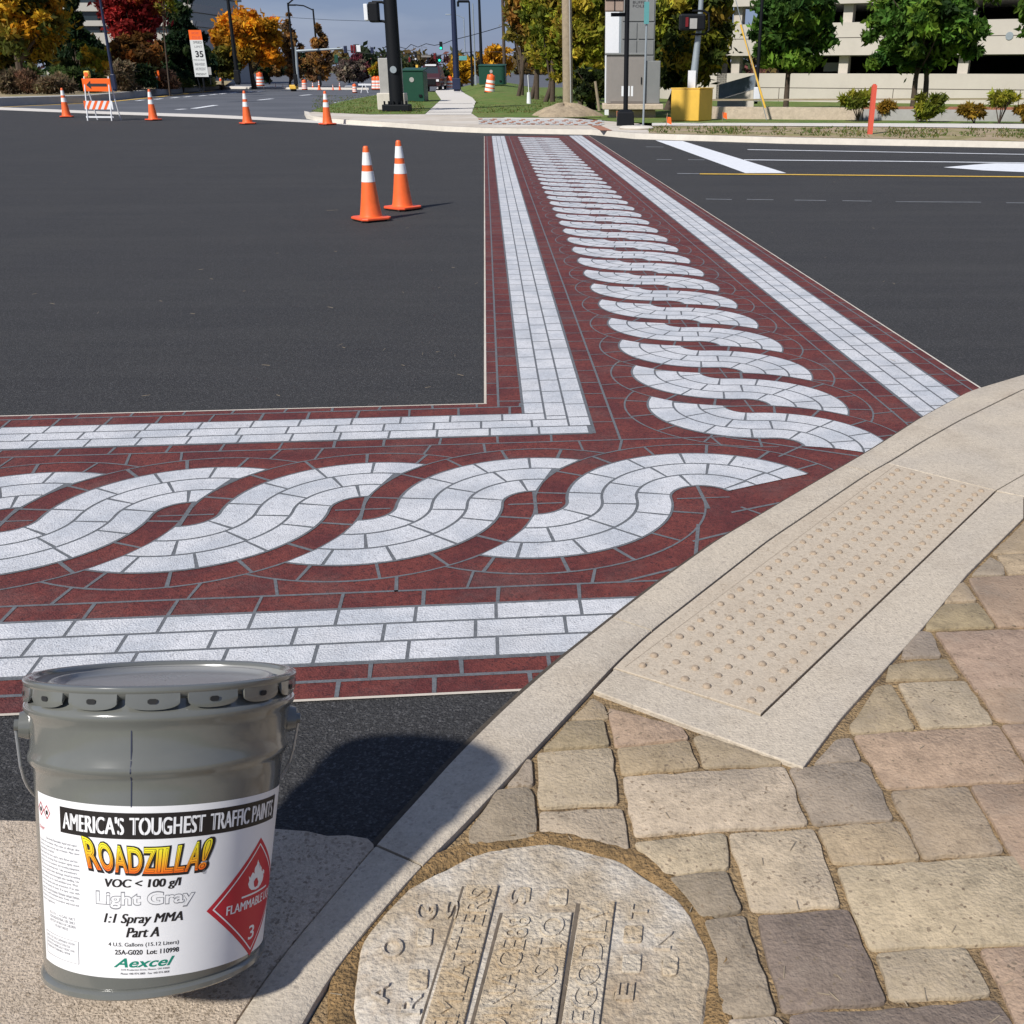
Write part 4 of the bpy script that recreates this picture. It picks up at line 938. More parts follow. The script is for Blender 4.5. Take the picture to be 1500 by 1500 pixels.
# green transformer boxes
def gbox(x, yb, w, ytop, dep, lab, d=None, zb=.14):
    d = d or g(x, yb, zb).y; b = pl(x, yb, d); t = thing('transformer_box', b, lab, 'utility box'); W = mpx(w, d); hh = zat(ytop, d) - b.z
    m = MB(); m.box((0, dep / 2, hh / 2), (W, dep, hh)); m.build('box_body', 'green', t, bevel=.03)
    m = MB(); m.add([(-W / 2 - .03, -.04, hh), (W / 2 + .03, -.04, hh), (W / 2 + .03, dep + .04, hh + .1), (-W / 2 - .03, dep + .04, hh + .1), (-W / 2 - .03, -.04, hh + .05), (W / 2 + .03, -.04, hh + .05), (W / 2 + .03, dep + .04, hh + .15), (-W / 2 - .03, dep + .04, hh + .15)], [(0, 1, 2, 3), (7, 6, 5, 4), (0, 4, 5, 1), (1, 5, 6, 2), (2, 6, 7, 3), (3, 7, 4, 0)]); m.build('lid', 'green', t)
    m = MB(); m.tube((-.05, -.005, hh * .72), (-.05, -.02, hh * .72), .11, n=16); m.build('warning_label', 'gcol', t)
    m = MB(); m.box((W * .32, -.03, hh * .2), (.14, .05, .10)); m.build('latch', 'black', t); return t
gbox(606.5, 149, 31, 104, 1.4, 'tall dark green transformer box right behind the black mast')
gbox(721, 124, 38, 97, 1.6, 'low wide dark green transformer box on the grass bank under the brown pole', d=78, zb=.5)

# wooden utility pole, stake, red post, white marker
d = g(828, 168, HK).y + .9; b = Vector((pl(832, 150, d).x, d, HK)); t = thing('utility_pole', b, 'weathered wooden utility pole rising from the soil heap', 'utility pole')
m = MB(); m.tube((0, 0, 0), (-.05, 0, 7), mpx(15, d) / 2, mpx(13, d) / 2, n=16); m.build('pole', 'wood', t, smooth=True)
m = MB(); m.tube((.10, -mpx(6.5, d), .3), (.04, -mpx(6, d), 6.5), .022, n=8); m.build('conduit', 'gcol', t)
t = tag((lambda m: (m.tube(g(878, 163, HK), pl(872, 119, g(878, 163, HK).y), .06, .05, n=8), m.build('wooden_stake', 'wood'))[1])(MB()), 'short leaning wooden stake left of the grey cabinet', 'stake')
bq = g(1273.5, 202, .05); tq = pl(1281, 125, bq.y + .1); m = MB(); m.tube(bq, tq, .075, .075, n=4); m.tube(tq, tq + Vector((0, 0, .03)), .04); tag(m.build('marker_post', 'redpost'), 'leaning orange red square post on the verge in front of the wall', 'marker post')
b = g(775, 153, HK); t = thing('survey_marker', b, 'white marker with thin upright rod on the grass', 'marker'); m = MB(); m.tube((0, 0, 0), (0, 0, .5), .11, .08); m.build('sleeve', 'panelwhite', t, smooth=True); m = MB(); m.tube((0, 0, .5), (-.03, 0, 1.2), .018); m.build('rod', 'panelwhite', t)
b = g(1123, 176, HK); dgy = b.y
top = pl(1070, -30, dgy + .2); t = thing('guy_wire', b, 'yellow sleeved guy wire slanting down in front of the parking garage', 'guy wire')
m = MB(); m.tube((0, 0, 0), top - b, .012, n=5); m.build('cable', 'gray_metal', t)
pa, pb_ = pl(1121, 158, dgy) - b, pl(1085, 36, dgy + .2) - b; m = MB(); m.tube(pa, pb_, .032, .032, n=8); m.build('sleeve', 'yellow', t, smooth=True)
b = g(1106, 160, .1); t, d, b, h = pole('lamp_post', 1107, 152, 5, 4.5, 'dark slender lamp post left of the green tree at the garage', 'lamp post', d=39)
m = MB(); m.box((0, -.1, mpx(13, 39)), (mpx(9, 39), .2, mpx(19, 39))); m.build('white_box', 'panelwhite', t, bevel=.02)
# orange survey flags
for x, y, lb in ((976, 186, 'small orange flag on a stick by the footing'), (903, 176, 'small orange flag at the edge of the apron'), (1058, 178, 'small red orange flag right of the yellow box')):
    b = g(x, y, .14); t = thing('survey_flag', b, lb, 'survey flag'); m = MB(); m.tube((0, 0, 0), (.02, 0, .35), .008); m.build('stick', 'wood', t); m = MB(); m.add([(0, 0, .12), (.14, -.02, .06), (.12, .0, .24), (.0, .02, .26), (0, .012, .12), (.14, -.008, .06), (.12, .012, .24), (0, .032, .26)], [(0, 1, 2, 3), (4, 5, 6, 7), (0, 4, 5, 1), (2, 6, 7, 3)]); m.build('flag', 'orangesign', t)

# street lamps and poles in the distance
def lamp(x, yb, w, ytop, lab, arm=0, m_='black', d=None, group='street lamps along the road', armlen=1.6):
    t, d, b, h = pole('street_lamp', x, yb, w * 1.25, w * .75, lab, 'street lamp', ytop=ytop, m_=m_, d=d, group=group, zb=.1)
    m = MB(); m.box((0, 0, .45), (mpx(w * 1.5, d),) * 2 + (.7,)); m.build('base', m_, t, bevel=.02)
    if arm:
        m = MB(); m.path([(0, 0, h * .985), (arm * armlen * .5, 0, h + .25), (arm * armlen, 0, h + .32)], mpx(w * .3, d), n=6); am = m.build('arm', m_, t)
        m = MB(); m.box((arm * (armlen + .25), 0, h + .3), (.7, .28, .12)); m.build('lamp_head', m_, am, bevel=.03)
    return t, d, b, h
lamp(169, 134, 3.8, -40, 'dark blue lamp post between the yellow tree and the red tree', m_='blueblack', d=56)
lamp(349, 124, 5, -40, 'tall black lamp post in front of the golden tree', d=66)
lamp(434, 126, 3.4, 4, 'black street lamp with short arm left of the brown poplars', arm=1, d=82, armlen=.9)
lamp(469, 126, 3, 13, 'thin black street lamp with arm, in front of the rust coloured poplar', arm=-1, d=100)
lamp(347, 118, 2.5, 2, 'black lamp top rising behind the golden tree', d=95, arm=1, armlen=.4)
lamp(669.5, 133.5, 7.5, -80, 'thick dark blue pole at the end of the path next to the orange barrel', m_='blueblack', d=74)
t, d, b, h = lamp(692, 126, 3, 2, 'dark pole with square bracket top right of the thick blue pole', d=84)
m = MB(); m.path([(0, 0, h), (-mpx(16, d), 0, h), (-mpx(16, d), 0, h - .35)], .09, n=6); m.build('bracket', 'black', t)
lamp(697, 127, 2, 5, 'thin grey pole just right of the bracket pole', m_='gray_metal', d=86)
lamp(706, 118, 4, -40, 'black pole ending behind the low green box', d=80.5)
t, d, b, h = pole('utility_pole', 739.5, 120, 5, 4, 'brown utility pole right of the low green box, edge of the trees', 'utility pole', m_='bark', d=81)
lamp(683, 116, 1.6, 25, 'faint far street lamp between the blue pole and the bracket pole', arm=-1, m_='gray_metal', d=150, armlen=1.8)

# mast arm and signals in the distance
def signal(x, y0, y1, d, lab, lens='greenlens', body='black', par=None, w=4):
    c = pl(x, (y0 + y1) / 2, d); hh = zat(y0, d) - zat(y1, d)
    t = thing('traffic_light', (c.x, c.y, c.z - hh / 2), lab, 'traffic light', 'distant traffic lights')
    m = MB(); m.box((0, 0, hh / 2), (mpx(w, d), .3, hh)); m.build('signal_body', body, t, bevel=.03)
    if lens:
        m = MB(); m.tube((0, -.16, hh * .2), (0, -.24, hh * .2), mpx(w * .42, d), n=12); m.build('lens', lens, t)
d = 84.; b = pl(436.5, 122, d); t = thing('signal_gantry', b, 'grey horizontal signal arm reaching right from a slim post by the second lamp', 'signal gantry')
m = MB(); a_, c_ = pl(434, 75, d) - b, pl(502, 71, d) - b; m.tube((0, 0, 0), (a_.x, 0, a_.z + .3), .12, .09); m.build('post', 'gray_metal', t); m = MB(); m.tube((a_.x, 0, a_.z), (c_.x, 0, c_.z), .10, .06); m.build('arm', 'gray_metal', t)
signal(506, 67, 78, 84, 'dark signal at the tip of the far grey arm', None, 'blueblack'); signal(515.5, 66, 78, 100, 'dark red backed signal, left one', None, 'redlens', w=3); signal(519.5, 66, 78, 100, 'dark red backed signal, beside the white sign', None, 'redlens', w=3)
signal(545, 69, 78, 100, 'dark signal hanging left of the black mast', None, 'blueblack')
signal(646, 61, 73, 95, 'highest far signal with green light'); signal(644, 82, 90, 110, 'lower far signal with green light right of the truck'); signal(637, 78, 87, 110, 'far signal with red housing', None, 'redlens', w=3)
signal(600, 84, 91, 120, 'far small red signal above the green box', None, 'redlens', w=2.5); signal(609, 76, 89, 100, 'far black signal with white light above the tall green box', 'panelwhite', w=3); signal(627, 84, 92, 115, 'far dark signal over the truck cab', None, w=2.5)
def boardthing(nm, x0, x1, y0, y1, d, m_, lab, cat):
    c = pl((x0 + x1) / 2, (y0 + y1) / 2, d); m = MB(); m.box((0, 0, 0), (mpx(x1 - x0, d), .06, zat(y0, d) - zat(y1, d))); o = m.build(nm, m_, bevel=.015); o.location = c; tag(o, lab, cat)
boardthing('street_sign', 522, 528, 66, 76, 100, 'panelwhite', 'white square sign on the far signal wires', 'road sign')
boardthing('street_name_sign', 672.5, 684, 82, 88.5, 76, 'teal', 'teal street name sign on the right of the thick blue pole', 'street sign')
boardthing('lane_sign', 617, 631, 80, 84, 110, 'cab', 'brownish lane sign on the lower far wire', 'road sign')
boardthing('yellow_marker', 609, 612.5, 95, 102, 90, 'yellow', 'small yellow marker above the tall green box', 'marker')
boardthing('green_banner', 490, 495, 80, 92, 84, 'green', 'green banner hanging below the far signal arm', 'banner')
def wire(pts, d0, d1, lab, r=.025):
    n = len(pts); P = [pl(x, y, d0 + (d1 - d0) * i / (n - 1)) for i, (x, y) in enumerate(pts)]; o = P[0].copy(); m = MB(); m.path([p - o for p in P], r, n=5); ob = m.build('overhead_wire', 'black'); ob.location = o; tag(ob, lab, 'wire')
wire([(560, 70), (572, 68), (586, 69), (595, 71.5), (602, 65), (612, 69), (624, 64), (636, 66.5), (650, 64), (662, 59), (690, 52), (715, 45), (738, 38)], 95, 82, 'upper looping black wire from the mast to the brown pole')
wire([(505, 73), (540, 79), (560, 79), (600, 80), (640, 81), (690, 76), (740, 76)], 100, 95, 'lower nearly level black wire carrying the small far signals')
wire([(400, 24), (480, 29), (540, 31)], 130, 120, 'thin pale wire across the blue sky left of the mast', .02)

# vehicles far off
def car(x, yb, w, h_, d, m_, lab, truck=False, face=0):
    b = pl(x, yb, d); b.z = 0.0; t = thing('parked_truck' if truck else 'parked_car', b, lab, 'truck' if truck else 'car'); W = mpx(w, d); Hh = mpx(h_, d)
    # seen from behind/front: body, cabin, windows, wheels
    if truck:
        m = MB(); m.prism([(-W / 2, 0), (W / 2, 0), (W / 2, 5.2), (-W / 2, 5.2)], Hh * .22, Hh * .56); m.build('body', m_, t, bevel=.1)
        m = MB(); m.add([(-W * .46, .9, Hh * .56), (W * .46, .9, Hh * .56), (W * .46, 3.6, Hh * .56), (-W * .46, 3.6, Hh * .56), (-W * .38, 1.5, Hh), (W * .38, 1.5, Hh), (W * .38, 3.2, Hh), (-W * .38, 3.2, Hh)], [(0, 1, 5, 4), (1, 2, 6, 5), (2, 3, 7, 6), (3, 0, 4, 7), (4, 5, 6, 7)]); cb_ = m.build('cab', m_, t, bevel=.05)
        m = MB(); m.add([(-W * .38, 1.02, Hh * .64), (W * .38, 1.02, Hh * .64), (W * .32, 1.38, Hh * .94), (-W * .32, 1.38, Hh * .94)], [(0, 1, 2, 3)]); m.build('windscreen', 'glass', cb_)
        m = MB(); m.box((0, 1.5, Hh * 1.02), (W * .5, .3, .12)); m.build('light_bar', 'panelwhite', cb_)
        m = MB(); m.box((0, -.04, Hh * .4), (W * .6, .06, Hh * .2)); m.build('grille', 'black', t)
        for s_ in (-1, 1): m = MB(); m.box((s_ * W * .4, -.05, Hh * .45), (W * .12, .05, Hh * .08)); m.build('headlight', 'panelwhite', t)
        for s_ in (-1, 1):
            for y in (.9, 4.2): m = MB(); m.tube((s_ * W * .36, y, Hh * .18), (s_ * W * .5, y, Hh * .18), Hh * .18, n=18); m.build('wheel', 'rubber', t)
    else:
        L_ = 4.2; 
        m = MB(); m.box((0, L_ / 2, Hh * .42), (W, L_, Hh * .45)); m.build('body', m_, t, bevel=.12)
        m = MB(); m.add([(-W * .46, .7, Hh * .64), (W * .46, .7, Hh * .64), (W * .46, 3.5, Hh * .64), (-W * .46, 3.5, Hh * .64), (-W * .36, 1.3, Hh), (W * .36, 1.3, Hh), (W * .36, 2.9, Hh), (-W * .36, 2.9, Hh)], [(0, 1, 5, 4), (1, 2, 6, 5), (2, 3, 7, 6), (3, 0, 4, 7), (4, 5, 6, 7)]); m.build('cabin', 'glass', t)
        for s_ in (-1, 1):
            for y in (.8, 3.4): m = MB(); m.tube((s_ * W * .36, y, Hh * .2), (s_ * W * .5, y, Hh * .2), Hh * .2, n=14); m.build('wheel', 'rubber', t)
car(629, 133, 32, 36, 80, 'paint_dark', 'dark maroon pickup truck facing us behind the tall green box', truck=True)
car(513, 131, 17, 8, 92, 'paint_silver', 'small silver car far down the road among the cones')
b = pl(534, 135, 78); b.z = 0; t = thing('folding_trestle', b, 'small white folding trestle on the far road', 'trestle')
for sx in (-1, 1): m = MB(); m.tube((.25 * sx, 0, 0), (.05 * sx, 0, .62), .03); m.build('leg', 'panelwhite', t)
m = MB(); m.box((.05, 0, .55), (.9, .04, .12)); m.build('top_rail', 'panelwhite', t)
b = pl(431, 131, 84); b.z = 0; t = thing('small_machine', b, 'small yellow machine parked at the foot of the second lamp', 'machine'); m = MB(); m.box((0, 0, .30), (.5, .8, .3)); m.build('body', 'yellow', t, bevel=.04); m = MB(); m.tube((-.2, -.2, .1), (.2, -.2, .1), .1); m.build('roller', 'rubber', t)

# ------------------------------------------------------------------ buildings
# office block behind the left trees
d = 118.; x0, x1 = pl(60, 60, d).x, pl(286, 60, d).x
ob_ = thing('office_building', (x1, d, 0), 'pale office block with dark window bands behind the red tree', 'building')
ztops = [zat(y, d) for y in (48, 37.5, 29.5, 16, 4)] + [zat(-14, d), zat(-28, d), zat(-40, d)]
kinds = ['office', 'glass', 'office', 'glass', 'office', 'glass', 'office', 'glass']
z0 = 0
zz_ = [0, zat(48, d), zat(38, d), zat(30, d), zat(16.5, d), zat(4, d), zat(-12, d), zat(-24, d)]
mk = ['office', 'glass', 'office', 'glass', 'office', 'glass', 'office']
for i in range(7):
    off = 0 if mk[i] == 'office' else .35
    m = MB(); m.box(((x0 - x1) / 2 - off / 2, 9, (zz_[i] + zz_[i + 1]) / 2), (x1 - x0 - off, 18 - 2 * off, zz_[i + 1] - zz_[i] - (.0 if mk[i] == 'office' else .0)))
    o = m.build('wall_band' if mk[i] == 'office' else 'window_band', mk[i], ob_)
    if mk[i] == 'glass':
        n = 9
        for k in range(n):
            m = MB(); xx = (x0 - x1) + (x1 - x0) * (k + .5) / n; m.box((xx, off - .06, (zz_[i] + zz_[i + 1]) / 2), (.18, .1, zz_[i + 1] - zz_[i] - .02)); m.build('mullion', 'black', o)
# parking garage
fd = Vector((-.868, .497, 0)); fn = Vector((-.497, -.868, 0))
base0 = pl(1358, 152, 50.); gar = thing('parking_garage', (base0.x, base0.y, 0), 'pale concrete parking garage with open dark decks behind the green trees', 'parking garage', rz=math.atan2(-.497, .868))
# local frame: +x along the facade towards us (right), +y away
def gx(px, y=108):     # local x where the photo column meets the facade
    best = None
    for k in range(-400, 401):
        s_ = k * .1; p = Vector((base0.x, base0.y, 0)) - fd * s_
        e = abs(proj(p.x, p.y, zat(y, p.y))[0] - px)
        if best is None or e < best[0]: best = (e, s_)
    return best[1]
XL, XR = gx(1066), 34.0
lv = [(0.0, zat(108, 50), ), (zat(80, 50), zat(30, 50)), (zat(1, 50), zat(-45, 50))]
def fbox(nm, xa, xb, ya, yb, za, zb_, m_, par=gar, bev=0):
    m = MB(); m.box(((xa + xb) / 2, (ya + yb) / 2, (za + zb_) / 2), (xb - xa, yb - ya, zb_ - za)); return m.build(nm, m_, par, bevel=bev)
for i, (za, zb_) in enumerate(lv):
    w_ = fbox('parapet', XL, XR, 0, .35, za, zb_, 'facade')
    zmid = (za + zb_) / 2 + .05
    fbox('panel_joint', XL + .02, XR - .1, -.004, .02, zmid - .015, zmid + .015, 'joint', w_)
    for k in range(8):
        xx = XL + (XR - XL) * (k + .5) / 8; fbox('panel_joint', xx - .015, xx + .015, -.003, .02, za + .02, zmid - .016, 'joint', w_)
for i, (za, zb_) in enumerate(((lv[0][1], lv[1][0]), (lv[1][1], lv[2][0]))):
    fbox('deck_slab', XL + .05, XR - .05, .4, 24, zb_ - .02, zb_ + .25, 'gcol'); fbox('deck_shade', XL + .1, XR - .1, 7, 7.3, za - .9, zb_ - .03, 'dark')  # near-black sheet stands in for the shade behind the deck openings
    for k in range(9): xx = XL + .25 + (XR - XL - .5) * k / 8; fbox('column', xx - .22, xx + .22, .38, .8, za - .02, zb_ + .02, 'facade')
fbox('ceiling_light', gx(1178), gx(1178) + .9, 3, 3.3, lv[1][0] - .7, lv[1][0] - .3, 'panelwhite')
m = MB(); m.tube((gx(1480, 50), -.03, zat(50, 46)), (gx(1480, 50), 0.0, zat(50, 46)), .16, n=16); m.build('round_lamp', 'gray_metal', gar)
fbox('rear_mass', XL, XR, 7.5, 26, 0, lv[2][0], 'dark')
# curved end of the ramp on the left
m = MB(); 
def ramp_ring(za, zb_, nm, r=6.5, m_='facade', th=.35):
    m = MB(); n = 16; cx, cy = XL, r + .0; vs = []
    for i in range(n + 1):
        a = -math.pi / 2 - (math.pi * .62) * i / n
        for rr in (r, r - th):
            for z in (za, zb_): vs.append((cx + rr * math.cos(a), cy + rr * math.sin(a), z))
    fs = []
    for i in range(n):
        k = 4 * i; fs += [(k, k + 4, k + 5, k + 1), (k + 2, k + 3, k + 7, k + 6), (k + 1, k + 5, k + 7, k + 3), (k, k + 2, k + 6, k + 4)]
    m.add(vs, fs); return m.build(nm, m_, gar, smooth=True)
ramp_ring(lv[1][0], lv[1][1], 'ramp_parapet'); ramp_ring(lv[2][0] + .1, lv[2][0] + 3, 'ramp_parapet'); ramp_ring(0, lv[0][1], 'ramp_parapet')
ramp_ring(.01, lv[2][0], 'ramp_shade_core', r=4.5, m_='dark')  # inner ring in near-black, shade put into its colour
# sloping ramp wall in front, at the left end
b = g(1050, 156, .1); A_, B_ = pl(1052, 150, 44), pl(1104, 152, 42.5); A_.z = B_.z = .1
m = MB(); za, zb_ = zat(125, 44), zat(134, 42.5); o = A_.copy()
def wedge(m, a, b, z00, z01, z10, z11, th):
    n_ = Vector((0, th, 0)); m.add([(a.x, a.y, z00), (b.x, b.y, z10), (b.x, b.y, z11), (a.x, a.y, z01), (a.x, a.y + th, z00), (b.x, b.y + th, z10), (b.x, b.y + th, z11), (a.x, a.y + th, z01)], [(0, 1, 2, 3), (7, 6, 5, 4), (0, 4, 5, 1), (1, 5, 6, 2), (2, 6, 7, 3), (3, 7, 4, 0)])
wedge(m, A_, B_, .1, zat(147, 44), .1, zat(131, 42.5), .3); tag(m.build('ramp_wall', 'facade'), 'low sloping concrete ramp wall left of the lamp post', 'wall')
m = MB(); wedge(m, A_ + Vector((0, -.02, 0)), B_ + Vector((0, -.02, 0)), zat(146, 44), zat(124, 44), zat(130, 42.5), zat(109, 42.5), .06); tag(m.build('mesh_railing', mat('railing_blue', (.16, .19, .23), .4, var=.3, scale=3)), 'blue grey mesh railing on the sloping ramp wall', 'railing')
# retaining wall of tan stone along the verge
def wallseg(nm, xa, xb, yba, ybb, ta, tb, m_, lab, th=.35):
    A_, B_ = g(xa, yba, HK), g(xb, ybb, HK); m = MB(); wedge(m, A_, B_, HK, zat(ta, A_.y), HK, zat(tb, B_.y), th); return tag(m.build(nm, m_), lab, 'wall')
wallseg('retaining_wall', 1043, 1262, 174, 176, 156.5, 158, 'retain', 'low tan stone retaining wall along the verge, left part')
wallseg('retaining_wall', 1264, 1900, 176, 182, 160, 164, 'gcol', 'low grey retaining wall behind the shrubs at right')
m = MB(); A_, B_ = g(1264, 175.6, HK), g(1900, 181.4, HK); wedge(m, A_, B_, zat(160.3, A_.y), zat(156.5, A_.y), zat(164.3, B_.y), zat(159, B_.y), .5); tag(m.build('wall_coping', mat('coping', (.28, .12, .07), .9, var=.2, scale=6)), 'red brown coping on the retaining wall behind the shrubs', 'coping')
m = MB(); A_, B_ = g(1043, 172, HK) + Vector((0, .4, 0)), g(1900, 178, HK) + Vector((0, .4, 0)); m.poly([(A_.x, A_.y, .62), (B_.x, B_.y, .75), (B_.x, B_.y + 2.2, .75), (A_.x, A_.y + 2.2, .62)]); struct('planter_soil', m, 'dirt')

# ------------------------------------------------------------------ trees and shrubs
def leafcloud(blobs, cols, n, size, seed, flat_=.0, clumps=60, spread=.28, elong=1.4, bright=(.55, 1.45)):
    """leaf quads gathered in clumps spread through ellipsoids; returns verts, faces, colours"""
    rs = np.random.RandomState(seed); C = []
    tot = sum(b[3] * b[4] * b[5] for b in blobs)
    for cx, cy, cz, rx, ry, rz in blobs:
        k = max(5, int(clumps * rx * ry * rz / tot))
        dv = rs.normal(size=(k, 3)); dv /= np.linalg.norm(dv, axis=1)[:, None]; rr = rs.uniform(.15, 1.02, k) ** .55
        p = dv * rr[:, None] * np.array([rx, ry, rz]) + np.array([cx, cy, cz]); s_ = rs.uniform(.6, 1.3, k) * spread * min(rx, rz)
        C += [(p[i], s_[i]) for i in range(k)]
    nc = len(C); idx = rs.randint(0, nc, n); cen = np.array([c[0] for c in C])[idx]; sc = np.array([c[1] for c in C])[idx]
    off = rs.normal(size=(n, 3)) * .62 * sc[:, None]; off[:, 2] *= .75; P = cen + off
    ccol = np.array(cols)[rs.randint(0, len(cols), nc)] * rs.uniform(bright[0], bright[1], nc)[:, None]
    col = ccol[idx] * rs.uniform(.7, 1.3, n)[:, None] * (1 + rs.normal(size=(n, 3)) * .06)
    a = rs.normal(size=(n, 3)); a /= np.linalg.norm(a, axis=1)[:, None]; b = rs.normal(size=(n, 3)); b -= a * (a * b).sum(1)[:, None]; b /= np.linalg.norm(b, axis=1)[:, None]
    s_ = size * rs.uniform(.6, 1.3, n)[:, None]; a *= s_ * elong; b *= s_ * .62
    V_ = np.stack([P - a, P - b * .9 + a * .1, P + a, P + b * .9 + a * .1], 1).reshape(-1, 3)
    cc_ = np.repeat(np.clip(col, .004, .95), 4, axis=0); return V_, cc_
def leafobj(name, V_, cc_, parent, m_='leaf'):
    n = len(V_) // 4; me = bpy.data.meshes.new(name); me.vertices.add(len(V_)); me.vertices.foreach_set('co', V_.astype(np.float32).ravel())
    me.loops.add(4 * n); me.loops.foreach_set('vertex_index', np.arange(4 * n, dtype=np.int32)); me.polygons.add(n)
    me.polygons.foreach_set('loop_start', np.arange(0, 4 * n, 4, dtype=np.int32)); me.polygons.foreach_set('loop_total', np.full(n, 4, dtype=np.int32))
    me.update(calc_edges=True); at = me.color_attributes.new('Col', 'FLOAT_COLOR', 'POINT'); at.data.foreach_set('color', np.concatenate([cc_, np.ones((len(cc_), 1))], 1).astype(np.float32).ravel())
    o = bpy.data.objects.new(name, me); COL.objects.link(o); me.materials.append(M[m_])
    if parent is not None: o.parent = parent; o.matrix_parent_inverse = Matrix.Identity(4)
    return o
sd_ = [100]
def tree(name, lab, x, yb, d, crown, cols, n=5000, size=.16, tw=.16, cat='tree', clumps=70, spread=.28, shape='round', group=None, zb=0.0, stems=1, elong=1.4, bright=(.55, 1.45), holes=0):
    """crown = photo box (x0, y0, x1, y1)"""
    sd_[0] += 1; rnd = random.Random(sd_[0]); b = pl(x, yb, d); b.z = zb; t = thing(name, b, lab, cat, group)
    x0, y0, x1, y1 = crown; xm = (x0 + x1) / 2; top, bot = zat(y0, d) - zb, zat(y1, d) - zb
    cx = pl(xm, (y0 + y1) / 2, d).x - b.x; rx = mpx(x1 - x0, d) / 2; cz = (top + bot) / 2; rz = (top - bot) / 2
    if shape == 'round':
        bl = [(cx, 0, cz, rx * .78, rx * .75, rz * .8)]
        for i in range(7): a = i * 2.4; bl.append((cx + rx * .5 * math.cos(a), rx * .45 * math.sin(a), cz + rz * rnd.uniform(-.5, .5), rx * .48, rx * .45, rz * .42))
    elif shape == 'cone':
        bl = []
        for i in range(7): k = i / 6; bl.append((cx + rnd.uniform(-.08, .08) * rx, 0, bot + (top - bot) * (.10 + .84 * k), rx * (1.0 - .82 * k), rx * (1 - .82 * k), rz * .24))
    elif shape == 'poplar':
        bl = []
        for i in range(6): k = i / 5; wv = (.75, .95, 1, .85, .6, .3)[i]; bl.append((cx + rnd.uniform(-.12, .12) * rx, 0, bot + (top - bot) * (.12 + .78 * k), rx * wv * .9, rx * wv * .8, rz * .28))
    V_, cc_ = leafcloud(bl, cols, n, size, sd_[0], clumps=clumps, spread=spread, elong=elong, bright=bright)
    leafobj('crown', V_, cc_, t)
    m = MB()
    for s_ in range(stems):
        dx = (s_ - (stems - 1) / 2) * .45; p0 = Vector((dx, 0, 0)); p1 = Vector((dx * .9 + (cx) * .4, 0, max(bot, .8) * .9)); m.tube(p0 - Vector((0, 0, .05)), p1, tw, tw * .78, n=10)
        p2 = Vector((cx, 0, cz)); m.tube(p1, p2, tw * .78, tw * .4, n=8)
        for i in range(7):
            a = i * 2.4 + s_; st = p1.lerp(p2, rnd.uniform(0, .8)); en = Vector((cx + rx * .7 * math.cos(a), rx * .6 * math.sin(a), cz + rz * rnd.uniform(-.3, .75))); md = st.lerp(en, .5) + Vector((0, 0, -.05 * rz)); m.tube(st, md, tw * .42, tw * .26, n=6); m.tube(md, en, tw * .26, tw * .08, n=5)
    m.build('trunk', 'bark', t, smooth=True); return t
YEL = [(.48, .29, .02), (.58, .36, .03), (.34, .23, .02), (.24, .18, .025), (.50, .24, .015)]
GOLD = [(.62, .26, .012), (.70, .33, .015), (.52, .19, .01), (.40, .20, .015)]
REDL = [(.30, .022, .022), (.38, .035, .03), (.22, .02, .018), (.33, .07, .015)]
ORL = [(.34, .11, .02), (.26, .10, .02), (.20, .09, .02)]
DKG = [(.012, .03, .012), (.018, .042, .014), (.03, .05, .015)]
GRN = [(.06, .13, .02), (.085, .18, .025), (.15, .25, .03), (.035, .085, .016)]
OLV = [(.22, .23, .02), (.30, .29, .03), (.14, .17, .018), (.36, .29, .03), (.24, .17, .02)]
BRN = [(.26, .14, .05), (.20, .11, .05), (.32, .17, .05), (.16, .10, .05)]
MAR = [(.10, .025, .035), (.14, .03, .04), (.08, .03, .03)]
tree('golden_tree', 'big yellow and olive autumn tree filling the top left corner', 30, 118, 66, (-70, -80, 98, 104), YEL + [(.07, .08, .015)] * 3, 20000, 0.168, 0.29, clumps=150)
tree('olive_tree', 'yellow green autumn tree low against the left edge behind the bed', -50, 120, 67, (-130, -40, 24, 116), OLV + DKG, 9000, 0.179, 0.26)
tree('dark_tree', 'dark green tree between the yellow tree and the office block', 115, 118, 76, (90, -50, 122, 118), DKG + [(.05, .09, .02)], 12000, 0.168, 0.21, spread=.3)
tree('small_yellow_tree', 'small yellow green bushy tree at the foot of the dark blue lamp post', 143, 120, 68, (118, 62, 164, 120), OLV + YEL[:2], 4500, 0.112, 0.08, clumps=30)
tree('red_tree', 'crimson autumn tree in front of the office block', 205, 120, 74, (148, -40, 240, 84), REDL, 17000, 0.146, 0.18, clumps=80)
tree('rusty_tree', 'rust orange shrubby tree under the crimson tree', 200, 120, 71, (158, 46, 244, 120), ORL + [(.10,.05,.015)]*2, 10000, 0.123, 0.12, clumps=50)
tree('spruce', 'dark spruce left of the tilted speed sign', 263, 120, 80, (222, -60, 304, 122), DKG, 17000, 0.157, 0.20, shape='cone', clumps=110)
tree('birch', 'slim pale stemmed tree between the red tree and the spruce', 246, 120, 69, (226, -30, 256, 30), YEL[2:4] + OLV[:1], 700, 0.112, 0.05, clumps=14)
tree('gold_orange_tree', 'brilliant golden orange tree in front of the sky right of the speed sign', 372, 122, 92, (306, 10, 416, 110), GOLD + [(.35,.2,.02)], 22000, 0.168, 0.23, clumps=170)
tree('dark_olive_tree', 'dark olive bushy tree under the golden tree beside the speed sign', 325, 122, 90, (298, 60, 352, 122), [(.12, .11, .02), (.20, .16, .02), (.06, .07, .015)], 4000, 0.168, 0.13, clumps=40)
